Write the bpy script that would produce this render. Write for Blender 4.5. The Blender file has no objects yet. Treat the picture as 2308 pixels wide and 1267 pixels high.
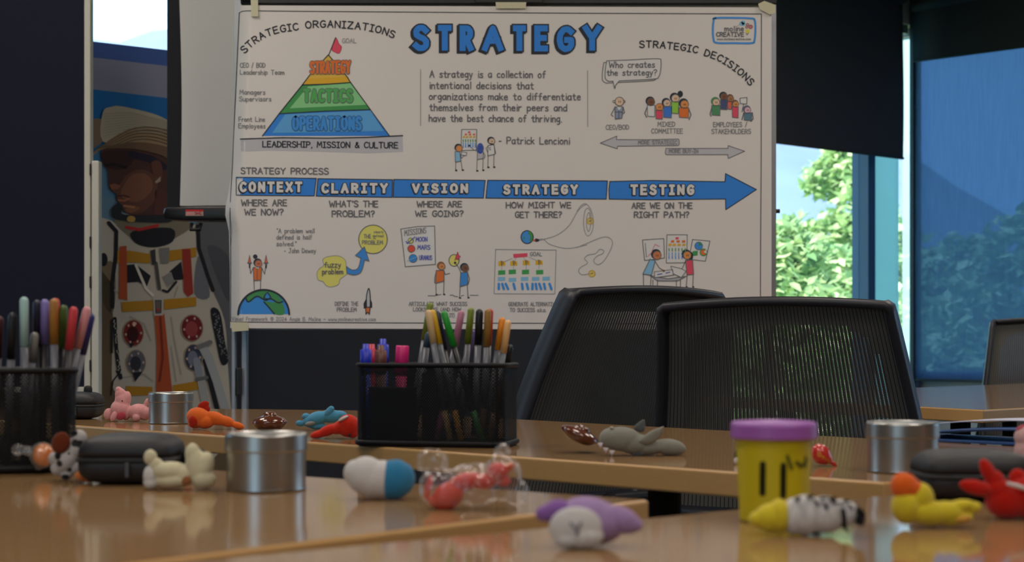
import bpy, bmesh, math, random
from mathutils import Vector, Matrix, Euler

# ------------------------------------------------------------------ camera, world, sun, exposure
F = 3437.0            # focal length in pixels of the 2308-wide frame
CX, HY = 1154.0, 774.0  # principal column and horizon row
CAMZ = 0.877
TZ = 0.74             # table height
scn = bpy.context.scene
C = scn.collection
cam_data = bpy.data.cameras.new('camera')
cam = bpy.data.objects.new('camera', cam_data)
C.objects.link(cam)
cam.location = (0, 0, CAMZ)
cam.rotation_euler = (math.pi / 2, 0, 0)
cam_data.sensor_width = 36.0
cam_data.lens = 36.0 * F / 2308.0
cam_data.shift_y = (HY - 633.5) / 2308.0
cam_data.clip_start = 0.05
cam_data.clip_end = 2000
cam_data.dof.use_dof = True
cam_data.dof.focus_distance = 2.95
cam_data.dof.aperture_fstop = 8.0
scn.camera = cam
scn.view_settings.view_transform = 'Standard'
scn.view_settings.look = 'None'
scn.view_settings.exposure = 0.0
scn.view_settings.gamma = 1.0
scn.view_settings.use_curve_mapping = False
scn.cycles.max_bounces = 10
scn.cycles.transparent_max_bounces = 24
scn.cycles.sample_clamp_indirect = 6.0
scn.cycles.use_denoising = True

world = bpy.data.worlds.new('sky')
scn.world = world
world.use_nodes = True
_bg = world.node_tree.nodes['Background']
_bg.inputs['Color'].default_value = (0.50, 0.74, 1.0, 1)
_bg.inputs['Strength'].default_value = 2.8

sun_data = bpy.data.lights.new('sun', 'SUN')
sun_data.energy = 13.0
sun_data.angle = 0.02
sun_data.color = (1.0, 0.95, 0.85)
sun = bpy.data.objects.new('sun', sun_data)
C.objects.link(sun)
sun.rotation_euler = Vector((0.50, 0.45, -0.74)).to_track_quat('-Z', 'Y').to_euler()

CEILING_WATTS = 12.7
CEILING_COLOR = (1.0, 0.90, 0.81)

# ------------------------------------------------------------------ helpers
def lin(c):
    c /= 255.0
    return c / 12.92 if c <= 0.04045 else ((c + 0.055) / 1.055) ** 2.4

def rgb(r, g, b, k=1.0):
    return tuple(min(0.9, lin(v) * k) for v in (r, g, b)) + (1,)

_mats = {}
def mat(name, col, rough=0.6, metal=0.0, spec=0.5, sheen=0.0, bump=0.0, bscale=200.0, coat=0.0, var=0.0, vscale=20.0):
    if name in _mats: return _mats[name]
    m = bpy.data.materials.new(name)
    m.use_nodes = True
    nt = m.node_tree
    b = nt.nodes['Principled BSDF']
    b.inputs['Base Color'].default_value = col if len(col) == 4 else tuple(col) + (1,)
    b.inputs['Roughness'].default_value = rough
    b.inputs['Metallic'].default_value = metal
    b.inputs['Specular IOR Level'].default_value = spec
    if sheen:
        b.inputs['Sheen Weight'].default_value = sheen
        b.inputs['Sheen Roughness'].default_value = 0.5
    if coat:
        b.inputs['Coat Weight'].default_value = coat
        b.inputs['Coat Roughness'].default_value = 0.06
    if bump or var:
        tc = nt.nodes.new('ShaderNodeTexCoord')
    if bump:
        n = nt.nodes.new('ShaderNodeTexNoise'); n.inputs['Scale'].default_value = bscale
        n.inputs['Detail'].default_value = 3
        bp = nt.nodes.new('ShaderNodeBump'); bp.inputs['Strength'].default_value = bump
        bp.inputs['Distance'].default_value = 0.002
        nt.links.new(tc.outputs['Object'], n.inputs['Vector'])
        nt.links.new(n.outputs['Fac'], bp.inputs['Height'])
        nt.links.new(bp.outputs['Normal'], b.inputs['Normal'])
    if var:
        n2 = nt.nodes.new('ShaderNodeTexNoise'); n2.inputs['Scale'].default_value = vscale
        hs = nt.nodes.new('ShaderNodeHueSaturation')
        mr = nt.nodes.new('ShaderNodeMapRange')
        mr.inputs['To Min'].default_value = 1 - var; mr.inputs['To Max'].default_value = 1 + var
        nt.links.new(tc.outputs['Object'], n2.inputs['Vector'])
        nt.links.new(n2.outputs['Fac'], mr.inputs['Value'])
        nt.links.new(mr.outputs['Result'], hs.inputs['Value'])
        hs.inputs['Color'].default_value = b.inputs['Base Color'].default_value
        nt.links.new(hs.outputs['Color'], b.inputs['Base Color'])
    _mats[name] = m
    return m

def plush(name, r, g, b, k=1.0):
    return mat('plush ' + name, rgb(r, g, b, k), rough=0.95, spec=0.1, sheen=0.25, bump=0.55, bscale=900, var=0.08, vscale=160)

def link(name, me, m=None, parent=None, smooth=False):
    me.name = name
    o = bpy.data.objects.new(name, me)
    C.objects.link(o)
    if m is not None:
        for x in (m if isinstance(m, (list, tuple)) else [m]): me.materials.append(x)
    if parent is not None: o.parent = parent
    if smooth:
        me.polygons.foreach_set('use_smooth', [True] * len(me.polygons))
    return o

def obj(name, bm, m=None, parent=None, smooth=False):
    me = bpy.data.meshes.new(name)
    bm.to_mesh(me); bm.free()
    return link(name, me, m, parent, smooth)

def tag(o, label, cat, group=None):
    o['label'] = label; o['category'] = cat
    if group: o['group'] = group
    return o

def thing(name, label, cat, loc=(0, 0, 0), rz=0.0, group=None):
    o = bpy.data.objects.new(name, None)
    o.empty_display_size = 0.05
    C.objects.link(o)
    o.location = loc; o.rotation_euler = (0, 0, rz)
    return tag(o, label, cat, group)

def struct(o):
    o['kind'] = 'structure'
    return o

def box(bm, lo, hi, M=None):
    vs = [bm.verts.new((x, y, z)) for z in (lo[2], hi[2]) for y in (lo[1], hi[1]) for x in (lo[0], hi[0])]
    for f in ((0, 2, 3, 1), (4, 5, 7, 6), (0, 1, 5, 4), (2, 6, 7, 3), (0, 4, 6, 2), (1, 3, 7, 5)):
        bm.faces.new([vs[i] for i in f])
    if M is not None:
        bmesh.ops.transform(bm, matrix=M, verts=vs)
    return vs

def bevel_all(bm, w, seg=2):
    bmesh.ops.bevel(bm, geom=bm.edges[:], offset=w, segments=seg, affect='EDGES', profile=0.5)

def bbox_bm(lo, hi, bev=0.0, seg=2):
    bm = bmesh.new(); box(bm, lo, hi)
    if bev: bevel_all(bm, bev, seg)
    return bm

def prism(bm, pts, z0, z1):
    """vertical prism over a plan polygon"""
    n = len(pts)
    a = [bm.verts.new((p[0], p[1], z0)) for p in pts]
    b = [bm.verts.new((p[0], p[1], z1)) for p in pts]
    bm.faces.new(a[::-1]); bm.faces.new(b)
    for i in range(n):
        bm.faces.new((a[i], a[(i + 1) % n], b[(i + 1) % n], b[i]))
    bmesh.ops.recalc_face_normals(bm, faces=bm.faces[:])

def tube(bm, pts, rad, seg=12, caps=True):
    """round tube through points; rad a number or a list"""
    pts = [Vector(p) for p in pts]
    n = len(pts)
    rs = rad if isinstance(rad, (list, tuple)) else [rad] * n
    rings = []
    t0 = (pts[1] - pts[0]).normalized()
    up = Vector((0, 0, 1)) if abs(t0.z) < 0.9 else Vector((1, 0, 0))
    u = t0.cross(up).normalized()
    for i in range(n):
        t = (pts[min(i + 1, n - 1)] - pts[max(i - 1, 0)]).normalized()
        u = (u - t * u.dot(t)).normalized()
        v = t.cross(u)
        rings.append([bm.verts.new(pts[i] + (u * math.cos(2 * math.pi * k / seg) + v * math.sin(2 * math.pi * k / seg)) * rs[i]) for k in range(seg)])
    for i in range(n - 1):
        for k in range(seg):
            bm.faces.new((rings[i][k], rings[i][(k + 1) % seg], rings[i + 1][(k + 1) % seg], rings[i + 1][k]))
    if caps:
        bm.faces.new(rings[0][::-1]); bm.faces.new(rings[-1])

def tube_bm(pts, rad, seg=12):
    bm = bmesh.new(); tube(bm, pts, rad, seg); return bm

def lathe_bm(prof, seg=48):
    """prof: (radius, z) from bottom to top; closed at both axis ends when radius is 0"""
    bm = bmesh.new()
    rings = []
    for r, z in prof:
        if r < 1e-6: rings.append([bm.verts.new((0, 0, z))])
        else: rings.append([bm.verts.new((r * math.cos(2 * math.pi * k / seg), r * math.sin(2 * math.pi * k / seg), z)) for k in range(seg)])
    for a, b in zip(rings, rings[1:]):
        for k in range(seg):
            k2 = (k + 1) % seg
            if len(a) == 1 and len(b) == 1: continue
            if len(a) == 1: bm.faces.new((a[0], b[k2], b[k]))
            elif len(b) == 1: bm.faces.new((a[k], a[k2], b[0]))
            else: bm.faces.new((a[k], a[k2], b[k2], b[k]))
    bmesh.ops.recalc_face_normals(bm, faces=bm.faces[:])
    return bm

def sgp(v, p):
    return math.copysign(abs(v) ** p, v)

def superell_bm(rx, ry, rz, e1=0.4, e2=0.4, nu=48, nv=24, c=(0, 0, 0), v0=-math.pi / 2, v1=math.pi / 2):
    """superellipsoid, e<1 boxy"""
    bm = bmesh.new(); rows = []
    for j in range(nv + 1):
        v = v0 + (v1 - v0) * j / nv
        cv, sv = sgp(math.cos(v), e1), sgp(math.sin(v), e1)
        rows.append([bm.verts.new((c[0] + rx * cv * sgp(math.cos(2 * math.pi * i / nu), e2), c[1] + ry * cv * sgp(math.sin(2 * math.pi * i / nu), e2), c[2] + rz * sv)) for i in range(nu)])
    for a, b in zip(rows, rows[1:]):
        for i in range(nu):
            bm.faces.new((a[i], a[(i + 1) % nu], b[(i + 1) % nu], b[i]))
    bm.faces.new(rows[0][::-1]); bm.faces.new(rows[-1])
    bmesh.ops.remove_doubles(bm, verts=bm.verts[:], dist=1e-6)
    bmesh.ops.recalc_face_normals(bm, faces=bm.faces[:])
    return bm

def P(px, py, d):
    """the point at distance d seen at a pixel"""
    return Vector(((px - CX) / F * d, d, CAMZ - (py - HY) / F * d))

def tb(px, py, z=TZ):
    """plan position of a pixel on a horizontal surface of height z"""
    d = F * (CAMZ - z) / (py - HY)
    return ((px - CX) / F * d, d)

random.seed(7)
# ------------------------------------------------------------------ the room
PHI = math.radians(47.0)
Wd = Vector((math.sin(PHI), math.cos(PHI), 0))      # along the window wall, towards the far corner
Vd = Vector((math.cos(PHI), -math.sin(PHI), 0))     # along the other window wall, away from the corner
C0 = Vector((2.378, 9.0, 0))
LEN = 12.5
def FW(s, inset=0.0, z=0.0):
    return C0 - Wd * s + Vd * inset + Vector((0, 0, z))
def RW(t, inset=0.0, z=0.0):
    return C0 + Vd * t - Wd * inset + Vector((0, 0, z))
def slab(bm, fn, a0, a1, i0, i1, z0, z1):
    """box in wall coordinates"""
    vs = [bm.verts.new(fn(a, i, z)) for z in (z0, z1) for i in (i0, i1) for a in (a0, a1)]
    for f in ((0, 2, 3, 1), (4, 5, 7, 6), (0, 1, 5, 4), (2, 6, 7, 3), (0, 4, 6, 2), (1, 3, 7, 5)):
        bm.faces.new([vs[i] for i in f])
def slab_bm(fn, *a):
    bm = bmesh.new(); slab(bm, fn, *a)
    bmesh.ops.recalc_face_normals(bm, faces=bm.faces[:]); return bm
def s_of(px, inset=0.0):
    """window-wall coordinate that a pixel column meets at that inset"""
    u = (px - CX) / F
    b = C0 + Vd * inset
    return (b.x - u * b.y) / (Wd.x - u * Wd.y)
def t_of(px, inset=0.0):
    u = (px - CX) / F
    b = C0 - Wd * inset
    return -(b.x - u * b.y) / (Vd.x - u * Vd.y)
def z_at(py, p):
    return CAMZ - (py - HY) / F * p.y

H = 2.9
M_wall = mat('wall paint', rgb(172, 168, 164), 0.9, bump=0.05, bscale=300)
M_ceil = mat('ceiling tile', rgb(190, 188, 184), 0.95, bump=0.2, bscale=120)
M_floor = mat('carpet', rgb(92, 88, 88), 0.98, bump=0.6, bscale=500, var=0.25, vscale=60)
M_mull = mat('anodised mullion', rgb(92, 98, 108), 0.45, metal=0.6)
M_dark_mull = mat('dark blue mullion', rgb(52, 84, 122), 0.5)
M_blind = mat('blackout cloth', rgb(64, 65, 71), 0.95, spec=0.15, bump=0.15, bscale=700)
M_white_frame = mat('white enamel', rgb(215, 212, 200), 0.4)

def glass_mat(name, tint, rough=0.0):
    m = bpy.data.materials.new(name); m.use_nodes = True; nt = m.node_tree
    nt.nodes.remove(nt.nodes['Principled BSDF'])
    tr = nt.nodes.new('ShaderNodeBsdfTransparent'); tr.inputs['Color'].default_value = tint + (1,)
    gl = nt.nodes.new('ShaderNodeBsdfGlossy'); gl.inputs['Roughness'].default_value = rough
    lw = nt.nodes.new('ShaderNodeLayerWeight'); lw.inputs['Blend'].default_value = 0.5
    pw = nt.nodes.new('ShaderNodeMath'); pw.operation = 'POWER'; pw.inputs[1].default_value = 4.0
    fr = nt.nodes.new('ShaderNodeMath'); fr.operation = 'MULTIPLY_ADD'; fr.inputs[1].default_value = 0.5; fr.inputs[2].default_value = 0.03
    nt.links.new(lw.outputs['Facing'], pw.inputs[0]); nt.links.new(pw.outputs[0], fr.inputs[0])
    mx = nt.nodes.new('ShaderNodeMixShader')
    nt.links.new(fr.outputs[0], mx.inputs[0]); nt.links.new(tr.outputs[0], mx.inputs[1]); nt.links.new(gl.outputs[0], mx.inputs[2])
    nt.links.new(mx.outputs[0], nt.nodes['Material Output'].inputs['Surface'])
    return m
M_glass = glass_mat('window glass', (0.93, 0.97, 0.98))
M_frost = bpy.data.materials.new('frosted side light'); M_frost.use_nodes = True
def _frost(m, col, tcol, mixf):
    nt = m.node_tree; nt.nodes.remove(nt.nodes['Principled BSDF'])
    tl = nt.nodes.new('ShaderNodeBsdfTranslucent'); tl.inputs['Color'].default_value = col
    tr = nt.nodes.new('ShaderNodeBsdfTransparent'); tr.inputs['Color'].default_value = tcol
    mx = nt.nodes.new('ShaderNodeMixShader'); mx.inputs[0].default_value = mixf
    nt.links.new(tl.outputs[0], mx.inputs[1]); nt.links.new(tr.outputs[0], mx.inputs[2])
    nt.links.new(mx.outputs[0], nt.nodes['Material Output'].inputs['Surface'])
_frost(M_frost, (0.36, 0.53, 0.60, 1), (0.40, 0.54, 0.58, 1), 0.2)
M_bright = bpy.data.materials.new('white translucent edge strip'); M_bright.use_nodes = True
_frost(M_bright, (0.95, 0.97, 1, 1), (1, 1, 1, 1), 0.45)

# floor and ceiling
cn = [FW(0, 0), FW(LEN, 0), FW(LEN, LEN), FW(0, LEN)]
bm = bmesh.new(); prism(bm, [(p.x, p.y) for p in cn], -0.1, 0.0)
struct(obj('floor', bm, M_floor))
bm = bmesh.new(); prism(bm, [(p.x, p.y) for p in cn], H, H + 0.1)
struct(obj('ceiling', bm, M_ceil))

# window wall ahead: openings (s0, s1, z0, z1)
WIN_E = (7.6, 8.8, 0.9, 2.5)
WIN_A = (4.78, 5.75, 1.30, 2.7)
sA0 = s_of(1700)
WIN_B = (s_of(2053), sA0 + 0.45, 0.30, 2.75)
def wall_with(fn, length, openings, t=0.16):
    bm = bmesh.new()
    cur = 0.0 if fn not in (FW, RW) else sorted(openings)[0][0]   # glazed corner
    for s0, s1, z0, z1 in sorted(openings):
        if s0 > cur: slab(bm, fn, cur, s0, -t, 0, 0, H)
        slab(bm, fn, s0, s1, -t, 0, 0, z0); slab(bm, fn, s0, s1, -t, 0, z1, H)
        cur = s1
    slab(bm, fn, cur, length, -t, 0, 0, H)
    bmesh.ops.recalc_face_normals(bm, faces=bm.faces[:])
    return bm
struct(obj('wall_front', wall_with(FW, LEN, [WIN_A, WIN_B, WIN_E]), M_wall))
WIN_C = (-0.16, 3.2, 0.66, 2.75)
struct(obj('wall_right', wall_with(RW, LEN, [WIN_C, (4.2, 7.2, 0.8, 2.6)]), M_wall))
# walls behind the camera, one with a window
def LW(a, i=0.0, z=0.0):
    return FW(LEN, 0) + Vd * a + Wd * i + Vector((0, 0, z))
def BW(a, i=0.0, z=0.0):
    return RW(LEN, 0) - Wd * a - Vd * i + Vector((0, 0, z))
WIN_D = (4.9, 7.3, 0.5, 2.6)
struct(obj('wall_left', wall_with(LW, LEN, [WIN_D]), M_wall))
struct(obj('wall_back', slab_bm(BW, 0, LEN, -0.16, 0, 0, H), M_wall))

def window(name, fn, o, muls, rails=(), mm=M_mull, glass=True):
    s0, s1, z0, z1 = o
    bm = bmesh.new(); w = 0.05
    slab(bm, fn, s0, s1, -0.10, -0.02, z0, z0 + w); slab(bm, fn, s0, s1, -0.10, -0.02, z1 - w, z1)
    if glass and s0 > 0.05: slab(bm, fn, s0, s0 + w * .6, -0.10, -0.02, z0, z1)
    slab(bm, fn, s1 - w, s1, -0.10, -0.02, z0, z1)
    for m in muls: slab(bm, fn, m - 0.025, m + 0.025, -0.12, -0.01, z0, z1)
    for r in rails: slab(bm, fn, s0, s1, -0.10, -0.02, r - 0.025, r + 0.025)
    bmesh.ops.recalc_face_normals(bm, faces=bm.faces[:])
    fr = struct(obj(name, bm, mm))
    if glass:
        obj('pane', slab_bm(fn, s0, s1, -0.066, -0.06, z0, z1), M_glass, fr)
    return fr
window('window_1', FW, WIN_A, [])
window('window_6', FW, WIN_E, [])
# the far window by the corner: clear pane, dark mullion, pale side light, bright edge strip
wb = window('window_2', FW, WIN_B, [], mm=M_mull, glass=False)
sm0, sm1 = s_of(1973), s_of(1957)
obj('pane', slab_bm(FW, sm1, WIN_B[1], -0.066, -0.06, WIN_B[2], WIN_B[3]), M_glass, wb)
o = obj('mullion', slab_bm(FW, sm0, sm1, -0.11, 0.0, WIN_B[2], WIN_B[3]), M_dark_mull, wb)
o['label'] = 'dark blue mullion'
o = obj('side_light', slab_bm(FW, s_of(2042), sm0, -0.07, -0.05, WIN_B[2], WIN_B[3]), M_frost, wb)
o['label'] = 'pale teal frosted side light'
o = obj('edge_light', slab_bm(FW, s_of(2053, -.15), s_of(2036, -.15), -0.156, -0.15, WIN_B[2], WIN_B[3]), M_bright, wb)
o['label'] = 'bright white strip at the corner'
# corner post
bm = bmesh.new(); slab(bm, FW, -0.004, s_of(2050, 0.0), 0.0, 0.022, 0, H)
struct(obj('trim_1', bm, M_mull))
wc = window('window_3', RW, WIN_C, [1.6])
window('window_4', RW, (4.2, 7.2, 0.8, 2.6), [5.7])
window('window_5', LW, WIN_D, [6.1])
struct(obj('baseboard_front', slab_bm(FW, 0.1, LEN, 0.0, 0.015, 0, 0.1), M_blind))

# blackout blind over the middle of the window wall, down to the floor
def roller(name, label, fn, a0, a1, inset, ztop, zb0, zb1, m, cat='blind'):
    """cloth blind with a weighted hem; zb0/zb1: hem height at a0 and a1"""
    r = thing(name, label, cat, fn((a0 + a1) / 2, inset, min(zb0, zb1)))
    inv = Matrix.Translation(-Vector(r.location))
    bm = bmesh.new(); n = 24; rows = []
    for k in range(n + 1):
        f = k / n; a = a0 + (a1 - a0) * f; zb = zb0 + (zb1 - zb0) * f
        row = []
        for j in range(9):
            z = zb + (ztop - zb) * j / 8
            wob = 0.004 * math.sin(f * 9 + j * .6)
            row.append((bm.verts.new(fn(a, inset + wob, z)), bm.verts.new(fn(a, inset + wob - 0.002, z))))
        rows.append(row)
    for k in range(n):
        for j in range(8):
            bm.faces.new((rows[k][j][0], rows[k + 1][j][0], rows[k + 1][j + 1][0], rows[k][j + 1][0]))
            bm.faces.new((rows[k][j][1], rows[k][j + 1][1], rows[k + 1][j + 1][1], rows[k + 1][j][1]))
    for j in range(8):
        for k in (0, n):
            bm.faces.new((rows[k][j][0], rows[k][j + 1][0], rows[k][j + 1][1], rows[k][j][1]))
    bmesh.ops.transform(bm, matrix=inv, verts=bm.verts[:])
    obj('cloth', bm, m, r, True)
    L = Vector(r.location)
    obj('hem_bar', tube_bm([fn(a0, inset, zb0) - L, fn(a1, inset, zb1) - L], 0.008, 10), M_blind, r, True)
    obj('roller_tube', tube_bm([fn(a0, inset, ztop) - L, fn(a1, inset, ztop) - L], 0.03, 14), M_blind, r, True)
    return r
i1 = 0.09
roller('blackout_blind', 'black blackout blind hanging to the floor behind the strategy poster', FW, sA0 + 0.30, 4.85, i1, 2.84, 0.03, 0.03, M_blind)
sb0, sb1 = s_of(2036, 0.12), s_of(1690, 0.12)
zz0 = z_at(357, FW(sb0, .12)); zz1 = z_at(313, FW(sb1, .12))
roller('blackout_blind', 'black blackout blind half lowered over the window with green trees', FW, sb0, sb1, 0.12, 2.84, zz0, zz1, M_blind)
# fabric sun shade and black blind on the other window
M_shade = bpy.data.materials.new('blue sun screen fabric'); M_shade.use_nodes = True
def _shade(m):
    nt = m.node_tree; nt.nodes.remove(nt.nodes['Principled BSDF'])
    tl = nt.nodes.new('ShaderNodeBsdfTranslucent')
    df = nt.nodes.new('ShaderNodeBsdfDiffuse'); df.inputs['Color'].default_value = (0.045, 0.085, 0.15, 1)
    tr = nt.nodes.new('ShaderNodeBsdfTransparent'); tr.inputs['Color'].default_value = (0.30, 0.41, 0.57, 1)
    tc = nt.nodes.new('ShaderNodeTexCoord')
    mp = nt.nodes.new('ShaderNodeMapping'); mp.inputs['Scale'].default_value = (90, 90, 6)
    nz = nt.nodes.new('ShaderNodeTexNoise'); nz.inputs['Scale'].default_value = 1.0; nz.inputs['Detail'].default_value = 4
    cr = nt.nodes.new('ShaderNodeMix'); cr.data_type = 'RGBA'
    cr.inputs[6].default_value = (0.20, 0.28, 0.40, 1); cr.inputs[7].default_value = (0.30, 0.41, 0.56, 1)
    nt.links.new(tc.outputs['Object'], mp.inputs[0]); nt.links.new(mp.outputs[0], nz.inputs['Vector'])
    nt.links.new(nz.outputs['Fac'], cr.inputs[0]); nt.links.new(cr.outputs[2], tl.inputs['Color'])
    a = nt.nodes.new('ShaderNodeMixShader'); a.inputs[0].default_value = 0.3
    nt.links.new(tl.outputs[0], a.inputs[1]); nt.links.new(df.outputs[0], a.inputs[2])
    b = nt.nodes.new('ShaderNodeMixShader'); b.inputs[0].default_value = 0.5
    nt.links.new(a.outputs[0], b.inputs[1]); nt.links.new(tr.outputs[0], b.inputs[2])
    nt.links.new(b.outputs[0], nt.nodes['Material Output'].inputs['Surface'])
_shade(M_shade)
t0 = t_of(2063, 0.05)
roller('sun_screen', 'blue see-through sun screen covering the corner window beside the mesh chair', RW, t0, 3.3, 0.05, 2.84, z_at(856, RW(t0, .05)), z_at(856, RW(t0, .05)), M_shade, 'window shade')
ta, tbb = t_of(2050, 0.10), 3.3
za = z_at(137, RW(t_of(2068, .1), 0.10)); zb = z_at(105, RW(t_of(2308, .1), 0.10))
t1_, t2_ = t_of(2068, .1), t_of(2308, .1)
def zl(t): return za + (zb - za) * (t - t1_) / (t2_ - t1_)
roller('blackout_blind', 'black blackout blind raised high above the blue sun screen', RW, t0 + .02, tbb, 0.10, 2.84, zl(t0), zl(tbb), M_blind)
# dark side channel of the sun screen
struct(obj('trim_2', slab_bm(RW, t_of(2060, .03), t_of(2070, .03), 0.0, 0.04, 0, H), mat('dark channel', rgb(60, 72, 96), 0.5)))

# unseen ceiling lamps, added as fill for the tables, toys and poster
M_lampframe = mat('lamp housing', rgb(210, 210, 210), 0.5)
for x, y in ((-0.7, 0.2), (1.2, 0.9), (0.2, -1.3), (-1.1, 2.2), (1.9, 3.6), (1.7, -0.7), (0.5, 2.5), (0.9, 5.7), (2.6, 6.0), (-1.9, -1.2), (-1.45, 3.5)):
    r = thing('added_fill_lamp', 'added square fill lamp in the ceiling, out of view', 'lamp', (x, y, H - 0.03), 0, 'added fill lamps')
    bm = bmesh.new()
    for a in ((-.31, -.31, .31, -.28), (-.31, .28, .31, .31), (-.31, -.28, -.28, .28), (.28, -.28, .31, .28)):
        box(bm, (a[0], a[1], 0.0), (a[2], a[3], 0.03))
    obj('frame', bm, M_lampframe, r)
    obj('diffuser', bbox_bm((-.28, -.28, 0.012), (.28, .28, 0.02)), M_white_frame, r)
    ld = bpy.data.lights.new('fill_light', 'AREA'); ld.shape = 'SQUARE'; ld.size = 0.55
    ld.energy = CEILING_WATTS; ld.color = CEILING_COLOR
    lo = bpy.data.objects.new('fill_light', ld); C.objects.link(lo); lo.parent = r; lo.location = (0, 0, 0.008)

# ------------------------------------------------------------------ outdoors
M_grass = mat('lawn', rgb(110, 140, 70), 0.95, var=0.3, vscale=0.5)
bm = bmesh.new(); bmesh.ops.create_grid(bm, x_segments=2, y_segments=2, size=900)
for v in bm.verts: v.co.z = -3.2
struct(obj('ground', bm, M_grass))
M_hill = mat('hazy scrub hillside', rgb(108, 124, 146), 0.95, var=0.22, vscale=0.06)  # blue-grey base puts the distance haze into the hill's colour
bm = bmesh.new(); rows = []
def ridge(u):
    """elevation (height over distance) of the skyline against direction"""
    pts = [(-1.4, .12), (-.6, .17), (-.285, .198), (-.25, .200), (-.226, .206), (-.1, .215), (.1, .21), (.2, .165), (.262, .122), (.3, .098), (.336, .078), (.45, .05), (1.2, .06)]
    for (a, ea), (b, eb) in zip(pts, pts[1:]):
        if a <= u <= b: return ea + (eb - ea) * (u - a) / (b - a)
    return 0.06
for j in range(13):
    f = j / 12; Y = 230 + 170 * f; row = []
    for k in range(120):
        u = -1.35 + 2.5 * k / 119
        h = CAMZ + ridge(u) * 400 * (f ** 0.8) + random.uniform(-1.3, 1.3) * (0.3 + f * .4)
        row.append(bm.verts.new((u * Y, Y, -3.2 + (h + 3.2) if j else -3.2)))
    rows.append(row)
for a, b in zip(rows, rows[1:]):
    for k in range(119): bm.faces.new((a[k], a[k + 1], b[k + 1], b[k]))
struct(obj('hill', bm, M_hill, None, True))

M_bark = mat('bark', rgb(84, 70, 58), 0.95, bump=0.5, bscale=40)
def leaf_mat(name, c1, c2):
    m = bpy.data.materials.new(name); m.use_nodes = True; nt = m.node_tree
    nt.nodes.remove(nt.nodes['Principled BSDF'])
    g = nt.nodes.new('ShaderNodeNewGeometry')
    mx = nt.nodes.new('ShaderNodeMix'); mx.data_type = 'RGBA'
    mx.inputs[6].default_value = c1; mx.inputs[7].default_value = c2
    nt.links.new(g.outputs['Random Per Island'], mx.inputs[0])
    d = nt.nodes.new('ShaderNodeBsdfDiffuse'); t = nt.nodes.new('ShaderNodeBsdfTranslucent')
    nt.links.new(mx.outputs[2], d.inputs['Color']); nt.links.new(mx.outputs[2], t.inputs['Color'])
    ms = nt.nodes.new('ShaderNodeMixShader'); ms.inputs[0].default_value = 0.35
    nt.links.new(d.outputs[0], ms.inputs[1]); nt.links.new(t.outputs[0], ms.inputs[2])
    nt.links.new(ms.outputs[0], nt.nodes['Material Output'].inputs['Surface'])
    return m
M_leaf = leaf_mat('sunlit leaves', (0.18, 0.34, 0.14, 1), (0.74, 0.85, 0.46, 1))
def tree(label, px, d, top_py, width, seed, n=5200, base=-3.2, lsize=0.10, narrow=1.0):
    rnd = random.Random(seed)
    p = P(px, top_py, d); hgt = p.z - base
    r = thing('leafy_tree', label, 'tree', (p.x, p.y, base), 0, 'trees outside the windows')
    bm = bmesh.new()
    tube(bm, [(0, 0, 0), (.05, 0, hgt * .35), (-.05, .05, hgt * .65), (0, 0, hgt * .9)], [.16, .12, .07, .02], 10)
    br = []
    for k in range(11):
        a = k * 2.4; z0 = hgt * (.3 + .05 * k); L = width * .5 * (1.05 - .055 * k) * narrow
        e = (math.cos(a) * L, math.sin(a) * L, z0 + L * .7)
        tube(bm, [(0, 0, z0), (e[0] * .5, e[1] * .5, z0 + L * .45), e], [.06, .04, .012], 8)
        br.append(e)
    obj('trunk', bm, M_bark, r, True)
    clumps = [(Vector(e), width * rnd.uniform(.16, .25)) for e in br]
    for k in range(12):
        z = hgt * rnd.uniform(.35, .97); q = 1 - abs(z / hgt - .55) * 1.6
        a = rnd.uniform(0, 6.28); R = width * .42 * max(.12, q) * rnd.uniform(.3, 1)
        clumps.append((Vector((math.cos(a) * R, math.sin(a) * R, z)), width * rnd.uniform(.12, .2)))
    clumps.append((Vector((0, 0, hgt - width * .1)), width * .12))
    bm = bmesh.new()
    for k in range(n):
        c, R = rnd.choice(clumps)
        v = Vector((rnd.gauss(0, 1), rnd.gauss(0, 1), rnd.gauss(0, 1))).normalized() * R * rnd.uniform(.45, 1.05)
        q = Euler((rnd.uniform(-.9, .9), rnd.uniform(-.9, .9), rnd.uniform(0, 6.28))).to_matrix()
        s = lsize * rnd.uniform(.7, 1.3)
        bm.faces.new([bm.verts.new(c + v + q @ Vector(w)) for w in ((-s, 0, 0), (0, -s * .5, s * .1), (s, 0, 0), (0, s * .5, s * .1))])
    obj('foliage', bm, M_leaf, r)
    return r
tree('tall slender tree rising higher than the bushes outside the far window', 1890, 21.5, 318, 1.9, 3, 7000, lsize=0.095)
tree('round bushy tree low beside the poster edge outside the far window', 1765, 10.5, 500, 1.4, 5, 6500, lsize=0.06)
tree('broad tree filling the bottom of the far window under the tall one', 1880, 15.5, 560, 2.3, 9, 8000, lsize=0.085)
tree('green tree tangled with the window mullion outside the far window', 1965, 25.0, 430, 2.2, 13, 6000, lsize=0.12)
tree('dim bushy tree seen through the middle of the blue sun screen', 2190, 18.3, 545, 2.3, 17, 5000)
tree('dim tall tree seen through the blue sun screen behind the mesh chair', 2352, 12.4, 455, 2.0, 21, 5000, lsize=0.08)
tree('dim low tree seen through the blue sun screen by the corner post', 2110, 28.0, 600, 3.0, 25, 4000, lsize=0.14)
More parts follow.
